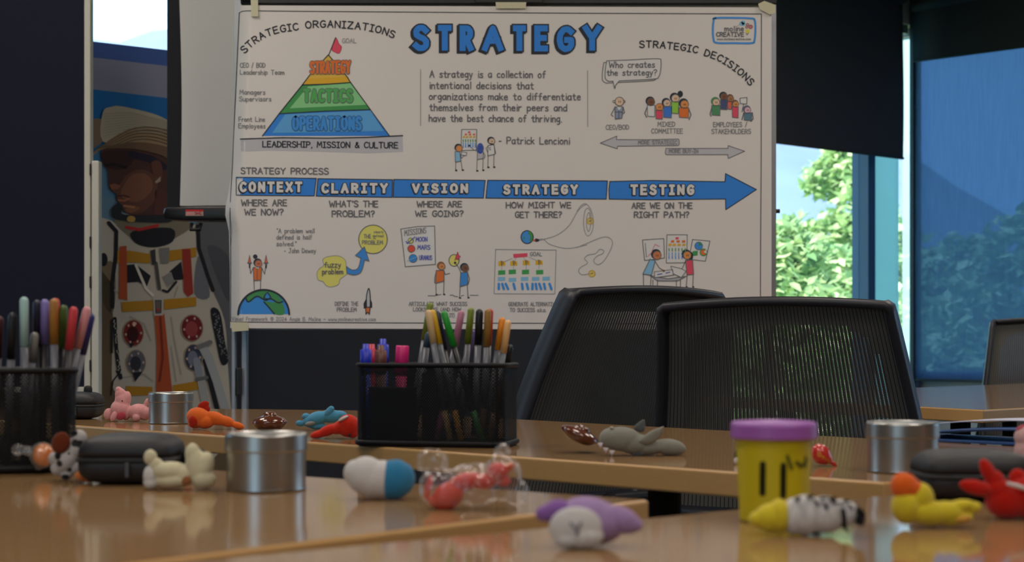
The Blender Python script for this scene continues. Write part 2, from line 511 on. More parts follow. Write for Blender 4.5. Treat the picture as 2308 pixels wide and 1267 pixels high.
# ------------------------------------------------------------------ hand-lettered strokes
G = {
'A':"0,0 3,10 6,0|1.2,3.8 4.9,3.8", 'B':"0,0 0,10 3.5,10 5,8.8 5,6.5 3.5,5.4 0,5.4|3.5,5.4 5.6,4.2 5.6,1.5 4,0 0,0",
'C':"5.6,8.6 4,10 2,9.7 .4,7.5 0,4.5 .7,1.5 2.5,0 4.2,.2 5.6,1.5", 'D':"0,0 0,10 3,9.6 5.2,7.5 5.8,5 5.2,2.2 3,.3 0,0",
'E':"5,10 0,10 0,0 5.2,0|0,5.2 4.4,5.2", 'F':"5,10 0,10 0,0|0,5.2 4.2,5.2",
'G':"5.6,8.6 4,10 2,9.7 .4,7.5 0,4.5 .7,1.5 2.5,0 4.5,.4 5.7,2 5.7,4.6 3.4,4.6", 'H':"0,0 0,10|6,0 6,10|0,5.2 6,5.2",
'I':"0,10 4,10|2,10 2,0|0,0 4,0", 'J':"1.5,10 5.5,10|3.8,10 3.8,2 2.6,.2 1,.2 0,1.8", 'K':"0,0 0,10|5.4,10 0,4.6|1.6,6 5.8,0",
'L':"0,10 0,0 5,0", 'M':"0,0 .8,10 3.5,3.5 6.2,10 7,0", 'N':"0,0 0,10 5.6,0 5.6,10",
'O':"3,10 1,9 0,6.5 0,3.5 1,1 3,0 5,1 6,3.5 6,6.5 5,9 3,10", 'P':"0,0 0,10 3.6,10 5.2,8.6 5.2,6.2 3.6,4.8 0,4.8",
'Q':"3,10 1,9 0,6.5 0,3.5 1,1 3,0 5,1 6,3.5 6,6.5 5,9 3,10|3.6,2.5 6.4,-1", 'R':"0,0 0,10 3.6,10 5.2,8.6 5.2,6.4 3.6,5 0,5|2.4,5 5.6,0",
'S':"5.2,8.6 3.8,10 1.6,10 .3,8.6 .4,6.6 2,5.5 4,4.7 5.4,3.3 5.3,1.2 3.8,0 1.6,0 0,1.4", 'T':"0,10 6,10|3,10 3,0",
'U':"0,10 0,2.8 1,.6 2.8,0 4.6,.6 5.6,2.8 5.6,10", 'V':"0,10 3,0 6,10", 'W':"0,10 1.8,0 4,7 6.2,0 8,10",
'X':"0,0 6,10|0,10 6,0", 'Y':"0,10 3,5 6,10|3,5 3,0", 'Z':"0,10 5.6,10 0,0 5.8,0",
'a':"4.2,5.2 2.8,6.4 1.2,6 0,4 .2,1.4 1.4,0 3,.6 4.2,2.6 4.2,6.2 4.4,0", 'b':"0,10 0,0|0,3.6 1.6,6 3.4,5.8 4.4,3.6 3.8,.8 2,0 0,1.4",
'c':"4,5.4 2.6,6.3 1,5.6 0,3.4 .6,.9 2.2,0 4,.9", 'd':"4.4,10 4.4,0|4.4,4.4 3,6.2 1.2,5.8 0,3.4 .6,.8 2.2,0 4.4,2",
'e':"0,3.4 4.2,3.6 3.6,5.8 2,6.3 .6,5.4 0,3 .8,.7 2.4,0 4.2,1", 'f':"4,9.4 2.8,10 1.8,9 1.6,0|0,5.8 3.6,5.8",
'g':"4.2,5.2 2.6,6.3 1,5.6 0,3.4 .8,.8 2.4,.4 4.2,2.4 4.2,6.2 4.2,-1.8 3,-3.6 .8,-3.4", 'h':"0,10 0,0|0,3.8 1.8,6.2 3.6,5.6 4,3.6 4,0",
'i':"1,6.2 1,0|1,8.8 1,9", 'j':"2,6.2 2,-2 .4,-3.4|2,8.8 2,9", 'k':"0,10 0,0|3.8,6 0,2.6|1.2,3.6 4.2,0", 'l':"1,10 1,0",
'm':"0,6.2 0,0|0,4 1.6,6.2 3,5.4 3.2,0|3.2,4 4.8,6.2 6.2,5.4 6.4,0", 'n':"0,6.2 0,0|0,3.8 1.8,6.2 3.6,5.6 4,3.6 4,0",
'o':"2.2,6.2 .6,5.2 0,3 .6,.9 2.2,0 3.8,.9 4.4,3 3.8,5.3 2.2,6.2", 'p':"0,6.2 0,-3.6|0,3.6 1.6,6 3.4,5.8 4.4,3.6 3.8,.8 2,0 0,1.4",
'q':"4.4,6.2 4.4,-3.6|4.4,4.4 3,6.2 1.2,5.8 0,3.4 .6,.8 2.2,0 4.4,2", 'r':"0,6.2 0,0|0,3.4 1.4,5.8 3.4,6",
's':"3.8,5.6 2.2,6.3 .6,5.6 .8,4 2.8,3 3.8,1.6 3,.2 1.4,0 0,.9", 't':"1.8,9 1.8,1.2 2.6,0 4,.4|0,6.2 3.8,6.2",
'u':"0,6.2 0,1.8 1.2,0 2.8,.4 4,2.4|4,6.2 4.1,0", 'v':"0,6.2 2,0 4.2,6.2", 'w':"0,6.2 1.4,0 3,4.6 4.6,0 6.2,6.2",
'x':"0,0 4,6.2|0,6.2 4,0", 'y':"0,6.2 2,.6|4.2,6.2 1.4,-3 .2,-3.6", 'z':"0,6.2 4,6.2 0,0 4.2,0",
'0':"3,10 1,9 0,6.5 0,3.5 1,1 3,0 5,1 6,3.5 6,6.5 5,9 3,10", '2':"0,8 1.6,10 4,9.8 5,7.6 3.8,5 0,0 5.4,0", '4':"4,0 4,10 0,3 5.6,3",
'.':"0.6,0 .7,.1", ',':"1,.4 .3,-1.6", '?':"0,8.4 1.4,10 3.6,9.8 4.6,7.8 3.6,6 2,4.8 2,3|2,.2 2,.3", '-':"0,4 3,4", '/':"0,-1 4,11",
'&':"6,0 1.6,7.4 2.2,9.6 3.8,9.4 4,7.6 .6,3.6 .6,1 2.4,0 4.4,1.4 5.6,4", "'":".5,10 .2,7.6", '"':".3,10 .2,7.8|1.8,10 1.7,7.8",
'(':"2.4,11 .6,8 0,5 .6,1.6 2.4,-1.4", ')':"0,11 1.8,8 2.4,5 1.8,1.6 0,-1.4", '~':"0,4 1.4,5.4 3.4,3.6 5,5", '!':"1,10 1,3|1,.2 1,.3",
'@':"7,5 6,8.8 3.5,10 1,8.8 0,5 1,1.2 3.5,0 6,1.2 7,5|4.8,6.4 3.4,7 2.4,5 3.4,3 4.8,3.6"}
for _k, _v in list(G.items()):
    G[_k] = [[tuple(float(c) for c in p.split(',')) for p in s.split()] for s in _v.split('|')]
def gw(ch):
    if ch == ' ': return 4.0
    return max(p[0] for s in G[ch] for p in s)

class Art:
    """flat print: polygons and pen strokes in photo pixels, mapped to a sheet by fn(px, py, layer)"""
    def __init__(self, fn, k=(1, 1, 1)):
        self.fn = fn; self.v = []; self.f = []; self.mi = []; self.cols = {}; self.k = k
        self.T = (0, 0, 1.0)
    def at(self, ox, oy, s): self.T = (ox, oy, s)
    def X(self, p):
        return (self.T[0] + p[0] * self.T[2], self.T[1] + p[1] * self.T[2])
    def ci(self, c):
        return self.cols.setdefault(c, len(self.cols))
    cuts = ()
    def _poly(self, pts, c, lay):
        # large areas are cut into strips where the sheet curls, so the print follows it
        for cx in self.cuts:
            if min(p[0] for p in pts) < cx - .3 and max(p[0] for p in pts) > cx + .3:
                def clip(keep_left):
                    out = []
                    for (x0, y0), (x1, y1) in zip(pts, list(pts[1:]) + [pts[0]]):
                        i0, i1 = (x0 <= cx) == keep_left, (x1 <= cx) == keep_left
                        if i0: out.append((x0, y0))
                        if i0 != i1:
                            f = (cx - x0) / (x1 - x0); out.append((cx, y0 + (y1 - y0) * f))
                    return out
                l_, r_ = clip(True), clip(False)
                if len(l_) > 2: self._poly(l_, c, lay)
                if len(r_) > 2: self._poly(r_, c, lay)
                return
        b = len(self.v)
        self.v += [self.fn(x, y, lay) for x, y in pts]
        self.f.append(list(range(b, b + len(pts)))); self.mi.append(self.ci(c))
    def poly(self, pts, c, lay=1):
        self._poly([self.X(p) for p in pts], c, lay)
    def disc(self, x, y, rx, c, ry=None, lay=1, n=20, a0=0, a1=2 * math.pi):
        ry = ry or rx
        self.poly([(x + rx * math.cos(a0 + (a1 - a0) * k / n), y + ry * math.sin(a0 + (a1 - a0) * k / n)) for k in range(n + (1 if a1 - a0 < 6.2 else 0))], c, lay)
    def ring(self, x, y, rx, c, w, ry=None, lay=2, n=24):
        ry = ry or rx
        self.line([(x + rx * math.cos(2 * math.pi * k / n), y + ry * math.sin(2 * math.pi * k / n)) for k in range(n + 1)], c, w, lay)
    def line(self, pts, c, w, lay=2, sq=False):
        """w in photo pixels"""
        self._line([self.X(p) for p in pts], c, w, lay, sq)
    def _line(self, q, c, w, lay, sq=False):
        r = w / 2; n = 8
        if sq and len(q) > 1:
            q = list(q)
            for a, b in ((0, 1), (-1, -2)):
                L = math.hypot(q[a][0] - q[b][0], q[a][1] - q[b][1]) or 1
                k = r * .85 / L; q[a] = (q[a][0] + (q[a][0] - q[b][0]) * k, q[a][1] + (q[a][1] - q[b][1]) * k)
        self.sn = getattr(self, 'sn', 0) + 1
        lay = lay + .34 * (self.sn % 2)          # neighbouring strokes and joints never share a plane
        for si, ((x0, y0), (x1, y1)) in enumerate(zip(q, q[1:])):
            dx, dy = x1 - x0, y1 - y0; L = math.hypot(dx, dy)
            if L < 1e-6: continue
            nx, ny = -dy / L * r, dx / L * r
            m = max(1, int(L / 60))
            for k in range(m):
                a, b = k / m, (k + 1) / m
                self._poly([(x0 + dx * a + nx, y0 + dy * a + ny), (x0 + dx * b + nx, y0 + dy * b + ny), (x0 + dx * b - nx, y0 + dy * b - ny), (x0 + dx * a - nx, y0 + dy * a - ny)], c, lay + .08 * (si % 2) + .03 * (k % 2))
        for di, (x, y) in enumerate(q):
            if sq and (di == 0 or di == len(q) - 1): continue
            if sq and abs(abs(math.atan2(q[di + 1][1] - y, q[di + 1][0] - x) - math.atan2(y - q[di - 1][1], x - q[di - 1][0])) - math.pi / 2) < .3:
                self._poly([(x - r, y - r), (x + r, y - r), (x + r, y + r), (x - r, y + r)], c, lay + .16 + .08 * (di % 2)); continue
            self._poly([(x + r * math.cos(2 * math.pi * k / n), y + r * math.sin(2 * math.pi * k / n)) for k in range(n)], c, lay + .16 + .08 * (di % 2))
    def outlined(self, pts, fill, c, w, lay=1, close=True):
        if fill: self.poly(pts, fill, lay)
        self.line(list(pts) + ([pts[0]] if close else []), c, w, lay + 1)
    def glyphs(self, s, gap=2.0):
        x = 0; out = []
        for ch in s:
            if ch != ' ': out.append((ch, x))
            x += gw(ch) + gap
        return out, x - gap
    def text(self, s, x0, x1, base, cap, c, w, base1=None, lay=3, off=(0, 0), gap=2.0, jit=0.25):
        """line of lettering from x0 to x1 on a baseline (crop units), cap = capital height"""
        gl, tot = self.glyphs(s, gap)
        if w < 2.0 and c == K2: c = (96, 91, 89); w *= .9
        sx = (x1 - x0) / tot; sy = cap / 10.0
        rnd = random.Random(s)
        for ch, gx in gl:
            jy = rnd.uniform(-jit, jit) * cap * 0.1
            for st in G[ch]:
                pts = []
                for px, py in st:
                    x = x0 + (gx + px) * sx; f = (x - x0) / max(1e-6, x1 - x0)
                    y = base + ((base1 if base1 is not None else base) - base) * f - py * sy + jy
                    pts.append((x + off[0], y + off[1]))
                self.line(pts, c, w, lay)
    def arc(self, s, path, cap, c, w, lay=3, gap=2.4):
        """lettering along a baseline path"""
        gl, tot = self.glyphs(s, gap)
        P_ = [self.X(p) for p in path]; L = [0]
        for a, b in zip(P_, P_[1:]): L.append(L[-1] + math.hypot(b[0] - a[0], b[1] - a[1]))
        k = L[-1] / tot; sy = cap * self.T[2] / 10
        def pos(d):
            d = max(0, min(L[-1] - 1e-6, d))
            for i in range(len(L) - 1):
                if L[i] <= d <= L[i + 1]:
                    f = (d - L[i]) / (L[i + 1] - L[i])
                    return tuple(P_[i][j] + (P_[i + 1][j] - P_[i][j]) * f for j in (0, 1))
        for ch, gx in gl:
            m = pos((gx + gw(ch) / 2) * k); a = pos((gx - 3) * k); b = pos((gx + gw(ch) + 3) * k)
            an = math.atan2(b[1] - a[1], b[0] - a[0]); ca, sa = math.cos(an), math.sin(an)
            for st in G[ch]:
                q = []
                for px, py in st:
                    lx, ly = (px - gw(ch) / 2) * k, -py * sy
                    q.append((m[0] + lx * ca - ly * sa, m[1] + lx * sa + ly * ca))
                self._line(q, c, w, lay)
    def fat(self, s, x0, x1, y0, y1, fill, edge, w, o, shadow=(0, 0), lay=3, rise=0, gap=4.0, dw=0.0, sq=False):
        """balloon lettering: thick stroke, darker outline and drop; x0..x1, y0..y1 outer box; rise lifts the right end"""
        m = (w / 2 + o) / self.T[2]
        gl, tot = self.glyphs(s, gap)
        sx = (x1 - x0 - 2 * m) / tot; sy = (y1 - y0 - 2 * m) / 10.0
        for n_, (cc, ww, ofx, ofy) in enumerate(((edge, w + 2 * o, shadow[0], shadow[1]), (edge, w + 2 * o, 0, 0), (fill, w, 0, 0))):
            for ch, gx in gl:
                for st in G[ch]:
                    self.line([(x0 + m + (gx + a) * sx + ofx, y1 - m - b * sy * (1 + rise * gx / tot) + ofy) for a, b in st], cc, ww, lay + n_, sq)
    def build(self, name, parent, inv=None):
        me = bpy.data.meshes.new(name)
        v = [inv @ Vector(p) for p in self.v] if inv is not None else self.v
        me.from_pydata([tuple(p) for p in v], [], self.f)
        ms = []
        for c in self.cols:
            kk = self.k
            ms.append(mat('ink %d %d %d %s' % (c + (name,)), tuple(q * min(1, .84 / max(.01, max(lin(c[i]) * kk[i] for i in range(3)))) for q in (lin(c[i]) * kk[i] for i in range(3))) + (1,), 0.75, spec=0.2))
        o = link(name, me, ms, parent)
        me.polygons.foreach_set('material_index', self.mi)
        me.update()
        return o

def smoothpath(pts, n=8, close=False):
    q = []; N = len(pts)
    rng = range(N if close else N - 1)
    for i in rng:
        g = (lambda j: pts[j % N]) if close else (lambda j: pts[max(0, min(N - 1, j))])
        p0, p1, p2, p3 = g(i - 1), g(i), g(i + 1), g(i + 2)
        for k in range(n):
            t = k / n
            q.append(tuple(0.5 * (2 * p1[j] + (p2[j] - p0[j]) * t + (2 * p0[j] - 5 * p1[j] + 4 * p2[j] - p3[j]) * t * t + (3 * p1[j] - p0[j] - 3 * p2[j] + p3[j]) * t ** 3) for j in range(2)))
    if not close: q.append(pts[-1])
    return q

# ------------------------------------------------------------------ the strategy poster
PD = 4.35            # distance of the sheet
def pleft(py): # left outline of the sheet
    pts = [(0, 541), (20, 541), (200, 533), (380, 524), (440, 514), (478, 506), (520, 516), (600, 518), (760, 519)]
    for (a, xa), (b, xb) in zip(pts, pts[1:]):
        if a <= py <= b: return xa + (xb - xa) * (py - a) / (b - a)
    return 519
def psheet(px, py, lay=0):
    """sheet point: flat, with the free left edge curling back and a crease near the screen bar"""
    xl = pleft(py); e = max(0.0, (xl + 26 - px) / 26.0)
    back = 0.055 * e ** 1.6
    d = PD + back
    q = P(px, py, d); q.y -= 0.0003 * lay
    return q
poster = thing('strategy_poster', 'large white hand-drawn strategy poster taped to a rolling whiteboard', 'poster', P(1130, 742, PD))
pinv = Matrix.Translation(-Vector(poster.location))
bm = bmesh.new(); NXp, NYp = 90, 40; g0 = []
for j in range(NYp + 1):
    py = 12 + 728 * j / NYp; row = []
    for i in range(NXp + 1):
        f = (i / NXp) ** 2.0
        x0_, x1_ = pleft(py), 1739
        px = x0_ + (x1_ - x0_) * f
        yy = py + (px - 540) / 1200.0 * (5.0 if j < NYp else 4.0)
        row.append(bm.verts.new(pinv @ psheet(px, yy)))
    g0.append(row)
for a, b in zip(g0, g0[1:]):
    for i in range(NXp): bm.faces.new((a[i], b[i], b[i + 1], a[i + 1]))
M_paper = mat('poster paper', (0.82, 0.772, 0.75, 1), 0.7, spec=0.25, bump=0.12, bscale=9)
sheet = obj('sheet', bm, M_paper, poster, True)

A = Art(psheet, (2.35, 2.6, 2.9)); A.cuts = tuple(range(521, 577, 4))
K = (38, 38, 42); K2 = (78, 74, 74); K3 = (112, 106, 104)
BL = (46, 100, 160); BL2 = (84, 138, 178); LB = (120, 160, 180); OR = (205, 104, 50); YE = (176, 164, 84); AM = (192, 142, 44); AM2 = (204, 160, 66)
GR = (52, 104, 56); GR2 = (98, 140, 92); RD = (176, 62, 76); GY = (136, 129, 128); RED2 = (190, 62, 46)
SK = (176, 146, 120); SKO = (178, 112, 62); SKB = (92, 60, 42); WH = (158, 150, 143)
# border
A.at(0, 0, 1)
A.line([(537, 31), (546, 25.5), (560, 24.5), (940, 27.5), (1320, 30), (1716, 31.5)], K, 1.8)
A.line([(1716, 31.5), (1715.5, 360), (1714, 600), (1714, 728)], K, 1.8)
A.line([(539, 29), (531, 200), (524, 372), (521, 420), (518, 480), (520, 560), (520, 726)], K, 1.6)
A.line([(520, 726), (900, 728), (1714, 730)], K, 1.8)
# --- organisation pyramid
A.at(500, 0, .3)
A.arc('STRATEGIC ORGANIZATIONS', [(172, 402), (240, 335), (330, 278), (430, 244), (560, 226), (680, 208), (800, 205), (950, 213), (1080, 226), (1200, 252), (1288, 286)], 50, K, 2.9)
A.text('GOAL', 905, 1010, 323, 32, K3, 1.6)
A.line([(803, 415), (855, 282)], K, 2)
A.outlined(smoothpath([(855, 284), (880, 330), (900, 355), (882, 400), (850, 392), (826, 368)], 4, True), RD, (120, 50, 60), 1.2)
A.poly([(800, 412), (930, 565), (968, 620), (605, 638), (660, 565)], AM2)
A.poly([(655, 590), (950, 575), (968, 620), (605, 638)], AM, 2)
A.poly([(605, 638), (968, 620), (1116, 824), (430, 855)], GR)
A.poly([(648, 650), (966, 626), (1085, 788), (510, 815)], GR2, 2)
A.poly([(430, 855), (1116, 824), (1262, 1022), (305, 1022)], BL)
A.poly([(476, 860), (1118, 830), (1216, 985), (378, 1000)], BL2, 2)
for L in ([(800, 412), (660, 565), (605, 638), (430, 855), (305, 1022)], [(800, 412), (930, 562), (968, 620), (1116, 824), (1262, 1024)], [(605, 638), (800, 632), (968, 620)], [(430, 855), (780, 835), (1116, 824)]):
    A.line(L, K, 2.2, 3)
A.fat('STRATEGY', 655, 975, 455, 562, OR, K2, 5.2, 1.5, lay=3, gap=3.2, rise=.12)
A.fat('TACTICS', 605, 992, 662, 778, (62, 118, 62), K2, 6.6, 1.5, lay=3, gap=4)
A.fat('OPERATIONS', 523, 1058, 868, 988, (58, 116, 170), (40, 62, 92), 6.2, 1.5, lay=3, gap=4)
A.poly([(140, 1045), (450, 1035), (800, 1038), (1100, 1032), (1358, 1020), (1362, 1140), (1100, 1152), (700, 1138), (350, 1132), (145, 1138)], GY)
A.line([(140, 1045), (450, 1035), (800, 1038), (1100, 1032), (1358, 1019)], K, 2.6, 3)
A.text('LEADERSHIP, MISSION & CULTURE', 308, 1322, 1104, 42, K, 2.6, base1=1114)
for s, a, b, y in (('CEO / BOD', 138, 325, 507), ('Leadership Team', 138, 468, 560), ('Managers', 135, 325, 709), ('Supervisors', 132, 370, 760), ('Front Line', 128, 322, 913), ('Employees', 126, 326, 963)):
    A.text(s, a, b, y, 33, K2, 1.9)
# --- title and quotation
A.at(900, 0, .3157)
for ch, a, b, yo in (('S', 85, 225, 0), ('T', 262, 388, 0), ('R', 420, 542, 3), ('A', 580, 755, 3), ('T', 797, 918, 2), ('E', 953, 1076, 3), ('G', 1112, 1260, 8), ('Y', 1298, 1456, 0)):
    A.fat(ch, a, b, 168 + yo, 376 + yo, BL, K, 13.5, 3.4, shadow=(-11, 9), lay=3, sq=True)
for s, a, b, y in (('A strategy is a collection of', 218, 1043, 553), ('intentional decisions that', 215, 957, 633), ('organizations make to differentiate', 213, 1292, 712), ('themselves from their peers and', 217, 1195, 790), ('have the best chance of thriving.', 213, 1158, 868)):
    A.text(s, a, b, y, 48, K2, 2.5, base1=y + 3)
A.text('- Patrick Lencioni', 712, 1215, 1028, 48, K2, 2.4, base1=1030)
A.line([(152, 497), (152, 898)], K3, 1.7); A.line([(1344, 505), (1345, 905)], K3, 1.7)
def chart(x0, y0, x1, y1):
    A.outlined([(x0, y0), (x1, y0), (x1 - 3, y1 - 3), (x0 - 5, y1)], WH, K2, 1.6)
    w = x1 - x0; h = y1 - y0
    for c, fy, xs in ((RD, .13, (.5,)), (OR, .24, (.28, .55, .82)), (AM, .36, (.15, .36, .6, .84)), ):
        for fx in xs: A.poly([(x0 + w * (fx - .08), y0 + h * (fy - .04)), (x0 + w * (fx + .08), y0 + h * (fy - .05)), (x0 + w * (fx + .08), y0 + h * (fy + .03)), (x0 + w * (fx - .08), y0 + h * (fy + .04))], c, 3)
    for c, fy, n in ((GR, .53, 6), (BL2, .68, 6), ((70, 110, 170), .8, 6)):
        for k in range(n):
            fx = .1 + .8 * k / (n - 1)
            A.line([(x0 + w * fx, y0 + h * (fy - .045)), (x0 + w * fx + 1, y0 + h * (fy + .045))], c, 2.2, 3)
def figure(hx, hy, r, skin, hair, body, bc, legs=(), arms=(), face=True, w=1.5):
    """doodle person: body outline, head with a cap of hair, stick limbs"""
    for a in arms: A.line(a, K2, w, 2)
    for l in legs:
        A.line(l, K2, w, 2); e = l[-1]; A.disc(e[0] + 4, e[1], 9, K, 6, 3)
    A.outlined(body, bc, K2, w, 3)
    if hair: A.disc(hx - r * .1, hy - r * .15, r * 1.12, hair, lay=3)
    A.disc(hx + r * .12, hy + r * .1, r * .92, skin, lay=4)
    A.ring(hx + r * .12, hy + r * .1, r * .92, K2, w * .8, lay=5)
    if face:
        A.line([(hx, hy), (hx, hy + r * .3)], K, 1.2, 6); A.line([(hx + r * .35, hy), (hx + r * .35, hy + r * .3)], K, 1.2, 6)
chart(445, 925, 553, 1075)
figure(424, 1058, 25, SKO, K, [(398, 1082), (432, 1085), (440, 1150), (400, 1158)], LB, [[(403, 1158), (402, 1217)], [(440, 1150), (450, 1215)]], [[(432, 1092), (445, 1130), (470, 1105)]], False)
A.outlined([(445, 1085), (482, 1090), (476, 1112), (440, 1106)], WH, K2, 1.3, 3)
figure(578, 1055, 22, (44, 60, 120), None, [(558, 1088), (600, 1085), (598, 1132), (556, 1140)], GY, [[(556, 1140), (553, 1220)], [(598, 1132), (596, 1216)]], [[(560, 1082), (530, 1070), (500, 1040)], [(600, 1088), (612, 1110), (606, 1132)]], False)
A.disc(578, 1060, 24, (40, 58, 118), 38, 5); A.disc(500, 1040, 7, K, lay=4)
figure(657, 1007, 24, SK, K, [(634, 1040), (676, 1034), (683, 1100), (632, 1113)], WH, [[(634, 1113), (632, 1195)], [(676, 1102), (674, 1194)]], [[(634, 1042), (618, 1060), (634, 1095)], [(676, 1036), (688, 1095)]])
A.line([(646, 1026), (672, 1030)], K, 2.4, 6); A.line([(652, 1052), (644, 1056), (646, 1070), (654, 1070)], K2, 1.4, 5)
# --- logo and decisions
A.at(1320, 0, .3156)
lg = [(925, 130), (1060, 128), (1180, 132), (1207, 145), (1212, 215), (1205, 290), (1185, 308), (1060, 308), (935, 306), (913, 280), (908, 210), (914, 148)]
A.line(smoothpath(lg, 5, True) + [lg[0]], (66, 118, 168), 4.6)
A.text('moline', 993, 1127, 222, 36, K2, 2.0); A.text('CREATIVE', 934, 1128, 260, 28, K2, 2.2)
A.text('www.molinecreative.com', 938, 1178, 286, 15, K2, 1.3)
for x, y, r in ((1112, 170, 16), (1125, 160, 14), (1130, 174, 12)): A.disc(x, y, r, LB)
A.line([(1098, 175), (1082, 190)], K3, 1)
for x, y, r, c in ((1156, 176, 9, (150, 110, 106)), (1178, 192, 13, (150, 84, 84)), (1150, 194, 8, (160, 116, 90))):
    A.disc(x, y, r, c); A.ring(x, y, r, (110, 70, 74), 1.6)
A.disc(1156, 222, 13, (190, 172, 50), 15); A.line([(1146, 236), (1153, 250), (1163, 235)], K2, 1.4)
A.arc('STRATEGIC DECISIONS', [(386, 340), (450, 339), (520, 342), (600, 350), (690, 360), (800, 380), (870, 405), (930, 424), (985, 455), (1040, 490), (1090, 530), (1130, 565), (1172, 612)], 46, K, 2.9)
for ox, oy in ((-20, 12), (0, 0)):
    bb = smoothpath([(150 + ox, 435 + oy), (330 + ox, 428 + oy), (515 + ox, 420 + oy), (537 + ox, 440 + oy), (535 + ox, 500 + oy), (520 + ox, 550 + oy), (480 + ox, 565 + oy), (240 + ox, 578 + oy)], 4)
    bb += [(212, 610), (208, 634), (200, 606), (195, 580)] if not ox else []
    bb += smoothpath([(165 + ox, 582 + oy), (140 + ox, 560 + oy), (140 + ox, 500 + oy), (150 + ox, 435 + oy)], 4)
    A.outlined(bb, WH, K2, 1.8, 1 if ox else 3)
A.text('Who creates', 168, 492, 485, 42, K2, 2.2, base1=482, lay=5); A.text('the strategy?', 152, 508, 540, 40, K2, 2.2, base1=538, lay=5)
figure(237, 722, 34, SK, None, [(208, 765), (268, 765), (258, 845), (212, 850)], (104, 108, 122), [], [[(208, 768), (182, 820), (196, 832)], [(268, 768), (278, 805), (262, 815)]], w=2)
A.poly([(222, 765), (238, 792), (256, 765)], WH, 5); A.line([(237, 790), (236, 845)], K2, 1.8, 6); A.line([(212, 800), (262, 800)], K2, 1.6, 6)
for x in (202, 274): A.ring(x, 725, 8, K2, 1.4)
def half(hx, hy, r, skin, hair, x0, x1, y1, bc):
    figure(hx, hy, r, skin, hair, [(x0, hy + r * .9), (x1, hy + r * .9), (x1 - 2, y1), (x0 + 2, y1 - 4)], bc)
A.line([(440, 765), (422, 810), (435, 838)], K2, 2.4); A.line([(735, 775), (752, 820), (738, 855)], K2, 2.4)
A.disc(675, 672, 20, K, 24, 2)
half(637, 700, 30, SK, K, 612, 664, 812, (106, 140, 50)); half(463, 726, 29, SKB, K, 440, 494, 834, WH); half(577, 735, 28, SK, K, 555, 614, 842, (48, 84, 140))
half(702, 742, 31, SKO, K, 666, 736, 842, OR); half(523, 762, 29, SKO, None, 500, 549, 852, RD)
half(985, 688, 26, SKB, K, 962, 1010, 784, (56, 58, 82)); half(1032, 703, 24, (128, 84, 54), SKB, 1012, 1042, 782, (170, 78, 60))
half(928, 728, 28, SK, (58, 100, 62), 900, 960, 825, (60, 100, 66)); half(1068, 742, 23, SKO, SKB, 1046, 1090, 842, RD)
half(1153, 784, 25, (168, 128, 136), (70, 74, 88), 1130, 1186, 862, (66, 88, 96))
A.outlined([(1102, 702), (1152, 697), (1150, 744), (1104, 740)], WH, K2, 1.8); A.line([(1128, 744), (1116, 800)], K2, 1.8)
A.line([(902, 765), (888, 815), (895, 832)], K2, 2.4); A.line([(1190, 805), (1196, 850), (1180, 868)], K2, 2.4); A.line([(1128, 810), (1116, 855)], K2, 2.4)
for s, a, b, y in (('CEO/BOD', 145, 308, 925), ('MIXED', 515, 638, 903), ('COMMITTEE', 470, 692, 952), ('EMPLOYEES /', 912, 1152, 906), ('STAKEHOLDERS', 900, 1178, 955)):
    A.text(s, a, b, y, 32, K2, 1.9)
A.outlined([(105, 1022), (222, 972), (220, 997), (450, 998), (662, 993), (668, 1002), (668, 1032), (660, 1040), (440, 1042), (228, 1045), (225, 1063)], GY, K2, 1.6)
A.outlined([(572, 1060), (1015, 1060), (1018, 1040), (1135, 1080), (1018, 1132), (1015, 1105), (575, 1105), (569, 1095)], GY, K2, 1.6)
A.text('MORE STRATEGIC', 375, 652, 1031, 26, K2, 1.8); A.text('MORE BUY-IN', 595, 802, 1092, 25, K2, 1.8)
# --- the process arrow
A.at(500, 360, .3167)
A.text('STRATEGY PROCESS', 137, 758, 100, 42, K2, 2.7, base1=104)
A.outlined([(103, 125), (672, 133), (657, 258), (103, 253)], BL, K, 2, 1)
A.outlined([(684, 135), (1215, 143), (1212, 268), (672, 259)], BL, K, 2, 1)
A.fat('CONTEXT', 120, 580, 150, 238, WH, K, 6, 1.7, shadow=(-5, 5), lay=3, gap=5.5, sq=True); A.fat('CLARITY', 703, 1188, 160, 246, WH, K, 6, 1.7, shadow=(-5, 5), lay=3, gap=5.5, sq=True)
for s, a, b, y in (('WHERE ARE', 140, 462, 328), ('WE NOW?', 163, 437, 394), ("WHAT'S THE", 766, 1110, 336), ('PROBLEM?', 785, 1086, 406)):
    A.text(s, a, b, y, 42, K2, 2.7)
for s, a, b, y in (('"A problem well', 392, 658, 522), ('defined is half', 390, 640, 567), ('solved."', 390, 530, 614), ('- John Dewey', 445, 668, 663)):
    A.text(s, a, b, y, 31, K2, 1.8)
gp = [(298 + 182 * math.cos(math.pi * k / 24), 1100 - 176 * math.sin(math.pi * k / 24)) for k in range(25)]
A.poly(gp, (52, 108, 160)); 
A.poly(smoothpath([(172, 985), (215, 950), (300, 926), (392, 960), (450, 1030), (425, 1005), (400, 1018), (350, 985), (340, 1000), (312, 985), (300, 990), (250, 970), (215, 1005), (190, 1010)], 4, True), (52, 100, 58), 2)
A.poly(smoothpath([(300, 1010), (360, 1015), (430, 1020), (445, 1098), (375, 1098), (335, 1045)], 4, True), (52, 100, 58), 2)
A.poly(smoothpath([(345, 990), (320, 940), (312, 985)], 4, True), (52, 108, 160), 3)
A.line(smoothpath([(172, 985), (190, 1012), (250, 972), (310, 1000), (345, 988), (400, 1018), (432, 1010)], 4), K, 3, 3)
A.line(smoothpath([(300, 1012), (330, 1045), (375, 1098)], 4), K, 3, 3); A.line(smoothpath([(318, 950), (300, 985), (350, 988), (325, 945)], 4), K, 2.4, 4)
